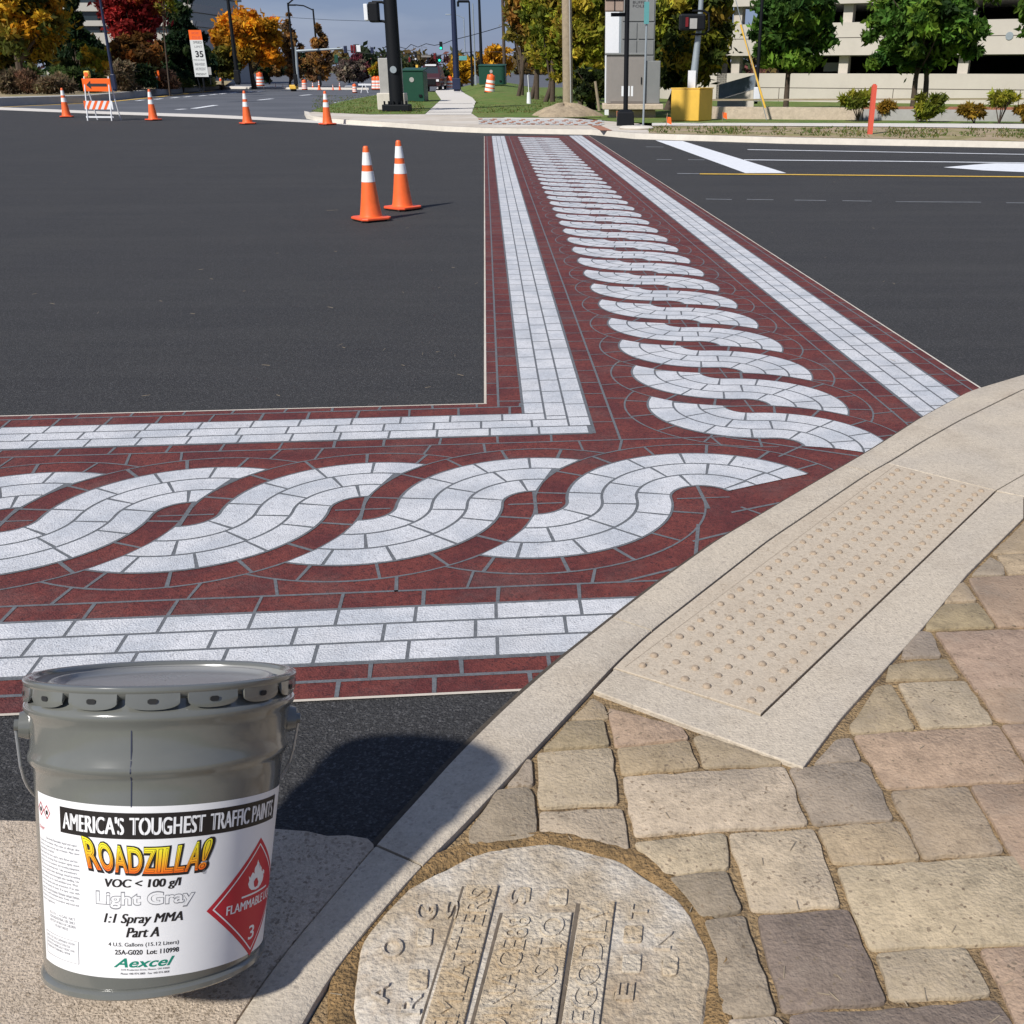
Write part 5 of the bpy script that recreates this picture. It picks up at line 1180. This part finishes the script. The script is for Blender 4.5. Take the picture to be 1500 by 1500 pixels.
tree('poplar', 'tall bare brown poplar left of the rust coloured poplar', 424, 124, 95, (406, 20, 442, 112), BRN, 3600, .16, .12, shape='poplar', clumps=60, group='brown poplars by the road')
tree('poplar', 'rust coloured poplar behind the third street lamp', 467, 124, 100, (449, 36, 488, 110), BRN + [(.40, .20, .04)] * 2, 4200, .16, .12, shape='poplar', clumps=60, group='brown poplars by the road')
tree('brown_tree', 'low brown tree behind the distant cones', 447, 126, 105, (425, 70, 476, 124), BRN + DKG[:1], 3500, .17, .1, clumps=45)
tree('purple_tree', 'dark wine red tree far down the road', 525, 124, 125, (500, 76, 548, 122), MAR, 3600, .20, .12, clumps=50)
tree('bare_tree', 'greyish brown bare tree in front of the wine red tree', 512, 126, 115, (484, 84, 540, 124), [(.19, .15, .12), (.14, .10, .08), (.22, .17, .12)], 3600, .16, .12, clumps=60)
tree('yellow_bush', 'yellow green bush left of the black mast', 552, 128, 90, (541, 86, 566, 125), OLV + YEL[:1], 2200, .15, .08, clumps=30)
tree('round_green_tree', 'round olive green tree peeking out right of the black mast', 588, 126, 110, (574, 84, 603, 118), [(.12, .14, .03), (.08, .10, .03)], 1800, .18, .1, clumps=26)
tree('dark_hedge_tree', 'dark hedge beyond the pickup truck', 650, 122, 130, (636, 98, 664, 122), DKG + [(.04, .06, .02)], 2200, .2, .1, clumps=26)
tree('yellow_maple', 'yellow maple behind the thick blue pole', 676, 124, 105, (656, 78, 700, 124), [(.55, .30, .015), (.45, .24, .015), (.6, .36, .02)], 4000, .18, .12, clumps=50)
tree('yellow_maple', 'yellow maple behind the low green box', 722, 122, 105, (694, 62, 752, 122), [(.55, .28, .015), (.45, .22, .015), (.6, .33, .02)], 5000, .18, .12, clumps=60)
tree('honey_locust', 'tall orange brown tree at the left end of the avenue', 757, 134, 58, (738, -60, 806, 118), [(.32, .16, .03), (.25, .13, .03), (.20, .17, .03), (.15, .13, .03)], 14000, .13, .12, clumps=130, group='avenue trees behind the wooden pole')
for x, yb, d, cr_, k, lb in ((776, 137, 56, (762, -60, 826, 122), 11000, 'second avenue tree, olive with brown, left of the wooden pole'), (797, 138, 52, (780, -60, 856, 128), 14000, 'third avenue tree, yellow green, behind the wooden pole'), (850, 150, 48, (812, -60, 896, 146), 20000, 'yellow olive avenue tree between the wooden pole and the white monument')):
    tree('honey_locust', lb, x, yb, d, cr_, OLV, k, .12, .13, clumps=150, group='avenue trees behind the wooden pole')
for i, (x, lb) in enumerate(((764, 'slim dark trunk, first from the left in the avenue'), (786, 'slim dark trunk in the middle of the avenue'), (809, 'slim dark trunk nearest to the wooden pole in the avenue'))):
    d = 60 - i * 4; b = pl(x, 136, d); b.z = .13; m = MB(); m.tube((0, 0, 0), (.1, 0, 4), .13, .09); m.tube((0, 0, 2), (-.7, .3, 4), .07, .04); o = m.build('young_tree_trunk', 'bark', smooth=True); o.location = b; tag(o, lb, 'tree', 'avenue trees behind the wooden pole')
tree('laurel', 'dense dark olive tree between the panelled monument and the yellow box', 975, 160, 42, (944, -60, 1072, 158), OLV + [(.05, .07, .012)] * 3, 28000, .12, .16, clumps=190)
tree('laurel_shrub', 'dark shrub behind the grey cabinet at its left', 868, 160, 42, (836, 84, 895, 166), [(.04, .06, .012), (.07, .08, .015), (.02, .03, .01)], 4000, .11, .08, clumps=50, cat='shrub')
gt = tree('broadleaf_tree', 'green tree directly right of the lamp post in front of the garage', 1151, 158, 41.5, (1092, -55, 1228, 112), GRN, 20000, .12, .12, clumps=150, spread=.22, group='green trees by the garage')
tree('broadleaf_tree', 'green tree with twin trunks in the middle of the garage front', 1346, 160, 41, (1268, -60, 1446, 112), GRN, 26000, .12, .12, clumps=190, spread=.22, stems=2, group='green trees by the garage')
tree('broadleaf_tree', 'green tree whose branches reach in at the right edge', 1560, 160, 40, (1490, -60, 1640, 100), GRN, 7000, .13, .12, clumps=70, spread=.22, group='green trees by the garage')
def shrub(lab, x, yb, crown, cols, n=900, size=.07, zb=HK, d=None, elong=2.2, group='shrubs along the retaining wall', nm='shrub'):
    sd_[0] += 1; d = d or g(x, yb, zb).y; b = pl(x, yb, d); b.z = zb; t = thing(nm, b, lab, 'shrub', group)
    x0, y0, x1, y1 = crown; top, bot = zat(y0, d) - zb, max(0.05, zat(y1, d) - zb); cx = pl((x0 + x1) / 2, y0, d).x - b.x; rx = mpx(x1 - x0, d) / 2; rz = (top - bot) / 2
    V_, cc_ = leafcloud([(cx, 0, bot + rz, rx * .85, rx * .7, rz * .85)], cols, n, size, sd_[0], clumps=16, spread=.35, elong=elong); V_[:, 2] = np.maximum(V_[:, 2], .01); leafobj('foliage', V_, cc_, t)
    m = MB(); rn = random.Random(sd_[0])
    for i in range(6): a = rn.uniform(0, 6.28); m.tube((0, 0, 0), (cx + rx * .5 * math.cos(a), rx * .5 * math.sin(a), bot + rz * 1.1), .018, .008, n=5)
    m.build('stem', 'bark', t); return t
for a in (('vase shaped shrub left of the red post', 1257, 178, (1233, 130, 1280, 160), OLV[:3]), ('rust and gold grassy shrub right of the red post', 1302, 176, (1288, 150, 1314, 172), [(.35, .2, .02), (.25, .15, .02)]), ('olive spreading shrub under the twin trunk tree', 1345, 179, (1320, 140, 1400, 172), OLV[:3]),
          ('golden brown shrub right of the twin trunk tree', 1427, 181, (1408, 149, 1446, 176), [(.33, .2, .02), (.24, .16, .02)]), ('small green shrub with dark stem near the right edge', 1463, 182, (1447, 132, 1494, 156), OLV[:3]), ('golden shrub at the right edge of the picture', 1502, 182, (1490, 150, 1525, 176), [(.33, .2, .02), (.24, .16, .02)])):
    shrub(*a, n=1500 if 'spreading' in a[0] else 1000)
bedcols = [(.16, .12, .07), (.20, .15, .08)], [(.05, .09, .02), (.08, .12, .03)], [(.26, .14, .08), (.2, .12, .07)], DKG + [(.06, .08, .02)]
bl = [('tan grass clump at the left edge of the planting bed', 8, 138, (-10, 106, 30, 136), 0), ('pinkish grass clump second from the left in the bed', 40, 138, (22, 108, 52, 136), 2), ('green leafy clump left of the arrow barricade', 88, 136, (66, 100, 122, 126), 1), ('grey brown clump behind the first cone of the lane', 70, 138, (48, 112, 104, 138), 0),
      ('dark green clump behind the arrow board', 140, 136, (112, 104, 150, 134), 3), ('tall tan grass right of the arrow barricade', 178, 134, (158, 94, 198, 132), 0), ('dark brown grass left of the small warning sign', 206, 132, (190, 96, 222, 128), 3), ('dark low hedge right of the small warning sign', 256, 129, (226, 106, 292, 127), 3),
      ('green mounded clump under the golden tree', 30, 130, (0, 92, 60, 122), 1), ('dark mixed shrub at the far left edge, low behind the tan grass', 20, 133, (-30, 96, 62, 134), 3), ('dark mixed shrub behind the green clump left of the barricade', 100, 132, (70, 94, 136, 130), 3), ('brown and olive shrub behind the tall tan grass', 160, 130, (136, 92, 186, 128), 2),
      ('dark olive shrub at the foot of the rust orange tree', 215, 129, (188, 92, 246, 126), 3), ('russet grass clump between dark grass and dark low hedge', 236, 131, (222, 106, 258, 130), 2), ('yellow flowering clump at the end of the left bed', 300, 127, (284, 117, 322, 127), 2)]
for lb, x, yb, cr_, ci in bl:
    cols_ = bedcols[ci] if 'yellow flow' not in lb else [(.6, .5, .08), (.5, .45, .2), (.1, .14, .03)]
    shrub(lb, x, yb, cr_, cols_, n=3600, size=.13, zb=.35, group='plants in the left bed', elong=2.6, nm='ornamental_grass' if 'grass' in lb else 'shrub')
for x, cr_, lb in ((10, (-60, 20, 80, 124), 'dark evergreen mass low behind the big yellow tree'), (100, (60, 30, 150, 126), 'dark evergreen mass below the office block'), (185, (140, 58, 240, 126), 'dark evergreen mass behind the rust orange tree'), (262, (225, 60, 316, 126), 'dark evergreen mass behind the spruce')):
    tree('evergreen_tree', lb, x, 124, 84, cr_, DKG + [(.05, .06, .02), (.09, .07, .02)], 9000, .24, .12, clumps=80, group='evergreens behind the left trees')
for x, cr_, lb in ((395, (372, 84, 420, 124), 'brown grey thicket right of the golden tree'), (565, (540, 96, 600, 126), 'dark green thicket behind the black mast')):
    tree('thicket_tree', lb, x, 125, 120, cr_, BRN + DKG, 4000, .22, .1, clumps=40)
# low grass tufts on the verge and lawn: uncountable
rs = np.random.RandomState(5); P = []
for i in range(3600):
    if i % 2: x, y = rs.uniform(950, 1560), rs.uniform(182, 202)
    else: x, y = rs.choice([rs.uniform(460, 620), rs.uniform(695, 850)]), rs.uniform(140, 166)
    if i % 2:
        u = (x - 950) / 550; 
        if not (186 + 3 * u < y < 194 + 12 * u): continue
        if math.sin(x * .043) + math.sin(x * .11 + 2) < -.2 and rs.rand() < .8: continue
    p = g(x, y, .14); P.append((p.x, p.y, .14))
V_, C_ = [], []
for p in P:
    for k in range(3):
        a = rs.uniform(0, 6.28); h = rs.uniform(.02, .07); w_ = .018; dx, dy = math.cos(a) * w_, math.sin(a) * w_; ox, oy = rs.uniform(-.1, .1, 2); l1, l2 = rs.uniform(-.05, .05, 2)
        V_ += [(p[0] + ox - dx, p[1] + oy - dy, p[2]), (p[0] + ox + dx, p[1] + oy + dy, p[2]), (p[0] + ox + dx * .2 + l1, p[1] + oy + l2, p[2] + h), (p[0] + ox - dx * .2 + l1, p[1] + oy + l2, p[2] + h)]
        c = [(.08, .14, .025), (.12, .16, .03), (.22, .18, .07)][rs.randint(3)]; C_ += [c] * 4
o = leafobj('grass_tufts', np.array(V_), np.array(C_), None); tag(o, kind='stuff')
# distant tree line closes the horizon
rs = np.random.RandomState(9); V_, C_ = [], []
bl = []
for i in range(70): x = -330 + i * 9.5; bl.append((x, 300 + rs.uniform(-20, 20), 2.5, 8, 6, rs.uniform(3, 6)))
V_, C_ = leafcloud(bl, [(.10, .09, .04), (.14, .10, .04), (.05, .07, .03), (.18, .12, .04), (.12, .05, .04)], 26000, .9, 77, clumps=700, spread=.5)
V_[:, 2] = np.abs(V_[:, 2]); tag(leafobj('distant_woods', V_, C_, None), kind='stuff')

# ================================================================== THE PAIL
PC = Vector((-.7718147, 1.3898336, .11131364)); PH, RB, RT = .5158388674828964, .18225924, .22396
_a, _b = .00983537884, .45930898867
AX = Vector((math.sin(_a), math.sin(_b) * math.cos(_a), math.cos(_b) * math.cos(_a)))
dd_ = Vector((0, 0, H)) - PC; dd_ -= AX * dd_.dot(AX); dd_.normalize(); ss_ = AX.cross(dd_)
LOWZ = .03
pail = thing('paint_pail', PC, 'large grey steel paint pail with white label and red flammable diamond', 'paint pail')
def rlin(z): return RB + (RT - RB) * z
def PP(phi, z, off=0.0):       # point on the pail wall: angle in degrees (0 faces the street corner), height fraction, extra radius
    a = R(phi); return AX * (z * PH) + (dd_ * math.cos(a) + ss_ * math.sin(a)) * (rlin(z) + off)
def PR(phi, z, r): a = R(phi); return AX * (z * PH) + (dd_ * math.cos(a) + ss_ * math.sin(a)) * r
def plathe(name, prof, m_, par=pail, n=128):
    m = MB(); vs = [PR(360 * i / n, z, r) for r, z in prof for i in range(n)]
    m.add(vs, [(j * n + i, j * n + (i + 1) % n, (j + 1) * n + (i + 1) % n, (j + 1) * n + i) for j in range(len(prof) - 1) for i in range(n)]); return m.build(name, m_, par, smooth=True)
W = lambda z, o=0: (rlin(z) + o, z)
body = [(.002, .012), (RB - .014, .012), (RB - .010, .0), (RB + .002, .0), (RB + .0055, .006), (RB + .0055, .020), (RB + .003, .026), W(.030, -.0025), W(.034, -.001), W(.04, 0), W(.35, 0), W(.66, 0), W(.70, .000), W(.712, .002), W(.722, .0065), W(.735, .0085), W(.748, .0075), W(.765, .004), W(.80, .0025), W(.86, .003), W(.878, .005), W(.892, .0095), W(.905, .0115), W(.918, .0095), W(.928, .004), W(.945, -.003), W(.965, -.004), W(.985, -.002)]
plathe('body', body, 'pail')
rim = [(RT - .004, .962), (RT + .003, .972), (RT + .0075, .982), (RT + .0095, .992), (RT + .0085, 1.001), (RT + .004, 1.006), (RT - .002, 1.006), (RT - .007, 1.001), (RT - .010, .992)]
plathe('rim', rim, 'pail')
lidp = [(RT - .009, .994), (RT - .011, .975), (RT - .016, .962), (RT - .024, .961), (RT - .028, .968), (RT - .031, .984), (RT - .035, .990), (RT - .040, .989), (RT - .045, .978), (RT - .055, .972), (.10, .973), (.002, .974)]
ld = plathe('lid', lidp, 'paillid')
# crimped lugs of the lid
for k in range(15):
    c = -4.5 + 24 * k; m = MB(); n = 14; hw = 10.6
    edge_ = [(-hw, .982), (-hw, .962)] + [(-hw * math.cos(math.pi * i / n), .962 - .034 * math.sin(math.pi * i / n) ** .6) for i in range(1, n)] + [(hw, .962), (hw, .982)]
    # columns from top to the rounded lower edge, bulging outwards a little
    cols_ = []
    for i in range(n + 1):
        p = -hw * math.cos(math.pi * i / n); lowz = .964 - .034 * max(0, math.sin(math.pi * i / n)) ** .6
        zt_ = .985; col_ = []
        for j in range(6): z = zt_ + (lowz - zt_) * j / 5; off = .0075 * (1 - j / 5) + .0105 * j / 5 - .001 * (j == 5) + .0005; col_.append((c + p, z, off - (.004 if i in (0, n) else 0)))
        cols_.append(col_)
    vs = [PP(*q) - PP(q[0], q[1], 0) * 0 for col_ in cols_ for q in col_]; nn = len(vs)
    vs2 = [PP(q[0], q[1], q[2] - .0022) for col_ in cols_ for q in col_]
    fs = [(i * 6 + j, i * 6 + j + 1, (i + 1) * 6 + j + 1, (i + 1) * 6 + j) for i in range(n) for j in range(5)]
    m.add(vs + vs2, fs + [tuple(nn + q for q in f[::-1]) for f in fs] + [(i * 6 + 5, nn + i * 6 + 5, nn + (i + 1) * 6 + 5, (i + 1) * 6 + 5) for i in range(n)] + [(j, j + 1, nn + j + 1, nn + j) for j in range(5)] + [(n * 6 + j, nn + n * 6 + j, nn + n * 6 + j + 1, n * 6 + j + 1) for j in range(5)])
    m.build('lug', 'pail', pail, smooth=True)
    hm = MB(); pts = [(c + 1.9 * a, .958 + .0085 * b) for a, b in ((-1, -.5), (-.6, -1), (.6, -1), (1, -.5), (1, .5), (.6, 1), (-.6, 1), (-1, .5))]
    hm.add([PP(p, z, .0112) for p, z in pts], [tuple(range(8))]); hm.build('lug_hole', 'rubber', pail)
m = MB(); zs_ = [.04 + .64 * i / 20 for i in range(21)]; zs_ += [.875 * 0 + .76 + .11 * i / 6 for i in range(7)]
for z0, z1, o_ in ((.62, .705, .0006), (.77, .868, .0036)):
    for i in range(4): a0, a1 = z0 + (z1 - z0) * i / 4, z0 + (z1 - z0) * (i + 1) / 4; m.add([PP(-13.0, a0, o_), PP(-12.5, a0, o_), PP(-12.5, a1, o_), PP(-13.0, a1, o_)], [(0, 1, 2, 3)])
m.add([PP(-13.0, .705, .0012), PP(-12.5, .705, .0012), PP(-12.5, .735, .0092), PP(-13.0, .735, .0092), PP(-12.5, .77, .0042), PP(-13., .77, .0042)], [(0, 1, 2, 3), (3, 2, 4, 5)])
m.build('seam', 'seam', pail)
# bail ears and wire bail lying against the back
for sgn, zc2 in ((-1, .842), (1, .822)):
    ph = sgn * 88; m = MB(); c0_ = PP(ph, zc2, .001); c1_ = PP(ph, zc2, .018); m.tube(c0_, c1_, .026, .022, n=24); m.tube(c1_, PP(ph, zc2, .026), .010, .010, n=16); er = m.build('bail_ear', 'pail', pail, smooth=True)
m = MB(); pts = []
for i in range(41):
    u = i / 40; ph = 88 + 184 * u; pts.append(PP(ph, .832 - .42 * math.sin(math.pi * u) ** .45, .022 if .02 < u < .98 else .024))
m.path(pts, .0028, n=8); m.build('bail', 'wire', pail, smooth=True)

# wraparound label
SH = .00032
def LP(phi, z, lay=0): return PP(phi, z - SH * (phi + 4), (.0005 + .00022 * lay))
def lgrid(name, p0, p1, z0, z1, m_, lay, par, nx=48, nz=4):
    m = MB(); vs = [LP(p0 + (p1 - p0) * i / nx, z0 + (z1 - z0) * j / nz, lay) for i in range(nx + 1) for j in range(nz + 1)]; k = nz + 1
    m.add(vs, [(i * k + j, (i + 1) * k + j, (i + 1) * k + j + 1, i * k + j + 1) for i in range(nx) for j in range(nz)]); return m.build(name, m_, par, smooth=True)
lab = lgrid('label', -69.5, 112, .068, .6205, 'label', 0, pail, 90, 10)
ban = lgrid('black_banner', -48.8, 69.3, .515, .5985, 'labelblack', 1, lab, 70, 3)
def ltext(name, s_, p0, p1, z0, z1, m_, lay=2, par=None, grad=None, off2=(0, 0), bold=0, **k):
    if p1 - p0 > 3: k['cuts'] = max(2, int((p1 - p0) / 1.6)) if len(s_) < 24 else 24
    vs, fs = fit_text(s_, p0, p1, z0, z1, **k); m = MB()
    if grad:
        for x, y in vs:
            t = (y - z0) / (z1 - z0); m.c.append(tuple(grad[0][i] * (1 - t) + grad[1][i] * t for i in range(3)))
    for j, sh in enumerate((0,) if not bold else (-bold, 0, bold)):
        m.add([LP(x + sh, y, lay + .12 * j) for x, y in vs], fs)
    return m.build(name, m_, par or lab)
ws = ["AMERICA'S", 'TOUGHEST', 'TRAFFIC', 'PAINTS']; sp_ = [(-46.8, -16.0), (-13.2, 19.5), (22.4, 44.2), (46.6, 66.0)]
for s_, (p0, p1) in zip(ws, sp_):
    o = ltext('banner_lettering', s_, p0, p1, .5285, .5845, 'labelwhite', 2, ban, bold=.28)
    # stencil breaks
    n = len(s_); 
    for k in range(n):
        if s_[k] in "'I": continue
        xx = p0 + (p1 - p0) * (k + .5) / n
        m = MB(); m.add([LP(xx - .11, .526, 3), LP(xx + .11, .526, 3), LP(xx + .11, .587, 3), LP(xx - .11, .587, 3)], [(0, 1, 2, 3)]); m.build('stencil_break', 'labelblack', o)
# big arched name with outline
word = 'ROADZILLA!'; wd_ = [.115, .118, .108, .112, .098, .052, .088, .088, .115, .060]; tot = sum(wd_); x = 0
pr0, pr1 = -34.5, 22.5
def rzmap(u, v): # v 0..1, letters big at the left end, dipping in the middle
    phi = pr0 + (pr1 - pr0) * u; phi += (v - .5) * (-3.2 + 6.5 * u)
    top = .512 - .052 * u + .045 * u * u * .9 - .012 * math.sin(math.pi * u); bot = .418 - .036 * u + .024 * u * u + .002
    return phi, bot + (top - bot) * v
nm = [None]
rz_ = None
for lay, (mm_, of, dx, dz, gr) in enumerate((('labelgray', .055, .8, -.005, None), ('labelblack', .085, .3, -.002, None), ('labelgrad', .030, 0, 0, 1), ('labelblack', -.006, 0, 0, 2), ('labelgrad', -.018, 0, 0, 1))):
    m = MB(); x = 0
    for ch, wdt in zip(word, wd_):
        vs, fs = text2d(ch, 1.0, offset=of, cuts=5)
        v0, _f = text2d(ch, 1.0, offset=0); ax_ = min(v[0] for v in v0); bx_ = max(v[0] for v in v0); ay_ = min(v[1] for v in v0); by_ = max(v[1] for v in v0)
        u0, u1 = (x + .008) / tot, (x + wdt - .008) / tot; x += wdt
        mv = []
        for vx, vy in vs:
            u = u0 + (vx - ax_) / (bx_ - ax_) * (u1 - u0); v = (vy - ay_) / (by_ - ay_); ph, z = rzmap(u, v); mv.append(LP(ph + dx, z + dz, 1 + lay))
            if gr == 1: t = max(0, min(1, v)); m.c.append((.80 + .02 * t, .13 + .62 * t, .01 + .02 * t))
        o_ = len(m.v); m.v += [tuple(q) for q in mv]; m.f += [tuple(i + o_ for i in f) for f in fs]
    ob = m.build(('logo_shadow', 'logo_outline', 'logo_lettering', 'logo_inline', 'logo_core')[lay], mm_, lab)
ltext('lettering', '®', 19.7, 21.6, .388, .402, 'labelgray')
ltext('lettering', 'VOC < 100 g/l', -24.5, 9.7, .352, .387, 'labelblack', shear=.12, bold=.25)
ltext('lettering', 'Light Gray', -29.2, 16.8, .289, .3475, 'labelgray', 2, offset=.040)
ltext('lettering', 'Light Gray', -28.75, 16.35, .2935, .3435, 'label', 3.4, offset=.016)
ltext('lettering', '1:1 Spray MMA', -25.1, 11.2, .236, .276, 'labelblack', shear=.28, bold=.22)
ltext('lettering', 'Part A', -14.4, .4, .2, .232, 'labelblack', shear=.28, bold=.25)
ltext('lettering', '4 U.S. Gallons (15.12 Liters)', -23.1, 10, .167, .183, 'labelblack', offset=.008)
ltext('lettering', '25A-G020  Lot: 110998', -19.9, 10.2, .144, .160, 'labelblack', offset=.025)
ltext('maker_mark', 'Aexcel', -20.6, 8.3, .103, .133, 'labelgreen', shear=.35, offset=.02)
for k, (a, b, z) in enumerate(()):
    m = MB(); m.add([LP(a, z, 4), LP(b, z, 4), LP(b, z + .0022, 4), LP(a, z + .0022, 4)], [(0, 1, 2, 3)]); m.build('mark_cut', 'label', lab)
ltext('lettering', '7373 Production Drive, Mentor, OH 44060', -17, 6, .092, .0985, 'labelblack')
ltext('lettering', 'Phone: 440-974-3800   Fax: 440-974-3808', -17, 6, .080, .0865, 'labelblack')
# diamond hazard placard
dc_, zc_, hwid, hh_ = 56.0, .262, 33.0, .203
def dpoint(a, b, lay, s=1.0): return LP(dc_ + a * hwid * s, zc_ + b * hh_ * s, lay)
def dgrid(nm_, s0, m_, lay, s_in=None):
    m = MB(); n = 26
    if s_in is None:
        for i in range(n):
            for j in range(n):
                q = [((i + a) / n, (j + b) / n) for a, b in ((0, 0), (1, 0), (1, 1), (0, 1))]
                m.add([dpoint((u - v), (u + v - 1), lay, s0) for u, v in q], [(0, 1, 2, 3)])
    else:
        cs = [(1, 0), (0, 1), (-1, 0), (0, -1)]
        for k in range(4):
            a, b = cs[k], cs[(k + 1) % 4]
            for i in range(n):
                t0, t1 = i / n, (i + 1) / n; p = lambda t: (a[0] + (b[0] - a[0]) * t, a[1] + (b[1] - a[1]) * t)
                m.add([dpoint(*p(t0), lay, s0), dpoint(*p(t1), lay, s0), dpoint(*p(t1), lay, s_in), dpoint(*p(t0), lay, s_in)], [(0, 1, 2, 3)])
    return m.build(nm_, m_, lab)
dgrid('hazard_diamond', 1.0, 'labelred', 1); dgrid('diamond_line', .905, 'labelwhite', 2, .875)
fl = [(0, .0), (.30, .02), (.52, .10), (.72, .24), (.80, .40), (.74, .56), (.86, .52), (.84, .66), (.62, .78), (.60, .66), (.48, .74), (.44, .88), (.28, 1.0), (.26, .86), (.12, .98), (.06, 1.2), (-.02, 1.32), (-.10, 1.12), (-.26, 1.0), (-.28, .86), (-.24, .74), (-.42, .84), (-.40, .68), (-.46, .56), (-.62, .64), (-.74, .74), (-.66, .52), (-.74, .38), (-.62, .2), (-.40, .06)]
hole = [(.0, .12), (.16, .14), (.22, .3), (.14, .38), (.12, .28), (.04, .52), (-.04, .42), (-.12, .5), (-.14, .36), (-.26, .40), (-.20, .22), (-.12, .12)]
def flp(P, nm_, m_, lay):
    bm = bmesh.new(); bm.faces.new([bm.verts.new((x, y, 0)) for x, y in P]); bmesh.ops.triangulate(bm, faces=bm.faces[:])
    for i in range(1, 14): bmesh.ops.bisect_plane(bm, geom=bm.verts[:] + bm.edges[:] + bm.faces[:], plane_co=(-.9 + 1.8 * i / 14, 0, 0), plane_no=(1, 0, 0))
    bm.verts.index_update(); m = MB(); m.add([LP(dc_ - .5 + v.co.x * 10.0, .287 + v.co.y * .078, lay) for v in bm.verts], [tuple(v.index for v in f.verts) for f in bm.faces]); bm.free()
    bm_ = m.build(nm_, m_, lab); return bm_
flp(fl, 'flame', 'labelwhite', 2); flp(hole, 'flame_gap', 'labelred', 3)
m = MB()
for i in range(10): a = 44 + 2.6 * i; m.add([LP(a, .274, 2), LP(a + 2.6, .274, 2), LP(a + 2.6, .280, 2), LP(a, .280, 2)], [(0, 1, 2, 3)])
m.build('flame_bar', 'labelwhite', lab)
ltext('lettering', 'FLAMMABLE LIQUID', 34.5, 85, .226, .262, 'labelwhite', 2, bold=.15)
ltext('lettering', '3', 52.6, 58.2, .118, .166, 'labelwhite', 2, offset=.01)
# left column: pictograms, small print, box
for c in (-65.6, -59.4):
    m = MB(); hw_, hz = 3.1, .0235; z = .569 - .004 * (c > -62)
    for s0, s1 in (((1, 0), (0, 1)), ((0, 1), (-1, 0)), ((-1, 0), (0, -1)), ((0, -1), (1, 0))):
        m.add([LP(c + s0[0] * hw_, z + s0[1] * hz, 3), LP(c + s1[0] * hw_, z + s1[1] * hz, 3), LP(c + s1[0] * hw_ * .84, z + s1[1] * hz * .84, 3), LP(c + s0[0] * hw_ * .84, z + s0[1] * hz * .84, 3)], [(0, 1, 2, 3)])
    pg = m.build('hazard_pictogram', 'labelred', lab); m = MB(); m.add([LP(c + a * 1.0, z + b * .008, 3) for a, b in ((-.8, -1), (.8, -1), (1, .1), (.2, 1), (-.3, .4), (-1, .6))], [tuple(range(6))]); m.build('symbol', 'labelblack', pg)
ltext('lettering', 'Danger', -68.4, -62.5, .5, .514, 'labelred')
lines = ['Extremely flammable liquid and vapor.', 'Causes skin irritation. May cause an allergic skin', 'reaction. Causes serious eye irritation. May cause', 'respiratory irritation.', 'Keep away from heat, sparks, open flames and hot', 'surfaces. No smoking. Keep container tightly closed.', 'Ground and bond container and receiving equipment.', 'Use only non-sparking tools. Take precautionary', 'measures against static discharge. Avoid breathing', 'vapors. Wash hands thoroughly after handling. Use', 'only outdoors or in a well ventilated area. Wear', 'protective gloves and eye protection. If on skin:', 'wash with plenty of water. If in eyes: rinse with', 'water for several minutes. Remove contact lenses.', 'Store in a well ventilated place. Keep cool.', 'Dispose of contents in accordance with local and', 'national regulations.']
z = .487
for i, s_ in enumerate(lines):
    z -= .0128; full = len(s_) / 50; p0 = -61.0 if i == 0 else -68.4; ltext('small_print', s_, p0, min(-37.5, p0 + 31 * full) if i else -38.5, z, z + .0098, 'labelgray')
for i, s_ in enumerate(['15.12 L / 4 GAL NET', 'FOR INDUSTRIAL USE ONLY', 'KEEP OUT OF REACH OF CHILDREN', 'DO NOT FREEZE']): ltext('small_print', s_, -61 if i != 3 else -56, -41 if i != 3 else -46, .236 - i * .0125, .2445 - i * .0125, 'labelgray')
m = MB()
for (a, b, c, d_) in ((-66, -39.5, .170, .1712), (-66, -39.5, .098, .0992), (-66.15, -65.9, .098, .1712), (-39.6, -39.35, .098, .1712)):
    k = 8
    for i in range(k): p0, p1 = a + (b - a) * i / k, a + (b - a) * (i + 1) / k; m.add([LP(p0, c, 3), LP(p1, c, 3), LP(p1, d_, 3), LP(p0, d_, 3)], [(0, 1, 2, 3)])
m.build('print_frame', 'labelgray', lab)
for i, s_ in enumerate(['PART A OF TWO COMPONENT SYSTEM', 'MIX WITH PART B ACCORDING TO DIRECTIONS', 'PHOTOCHEMICALLY REACTIVE', 'MAXIMUM THINNING: NONE']): ltext('small_print', s_, -65, -42 - 3 * (i % 2), .155 - i * .0115, .1625 - i * .0115, 'labelgray')
ltext('small_print', 'TM', 66.6, 67.8, .519, .525, 'labelwhite', 2, ban)

# timber wedge the tipped pail leans on
m = MB(); n_ = AX; f_ = Vector((0, 1, 0))
def undz(x, y): # underside plane of the pail
    return PC.z + (-(x - PC.x) * n_.x - (y - PC.y) * n_.y) / n_.z - .001
xa, xb, ya, yb = PC.x - .06, PC.x + .07, PC.y + .015, PC.y + .09
vs = [(x, y, .0305) for x, y in ((xa, ya), (xb, ya), (xb, yb), (xa, yb))] + [(x, y, undz(x, y)) for x, y in ((xa, ya), (xb, ya), (xb, yb), (xa, yb))]
m.add(vs, [(3, 2, 1, 0), (4, 5, 6, 7), (0, 1, 5, 4), (1, 2, 6, 5), (2, 3, 7, 6), (3, 0, 4, 7)])
tag(m.build('timber_wedge', 'wood', bevel=.002), 'short timber wedge under the tipped back grey pail', 'wedge')
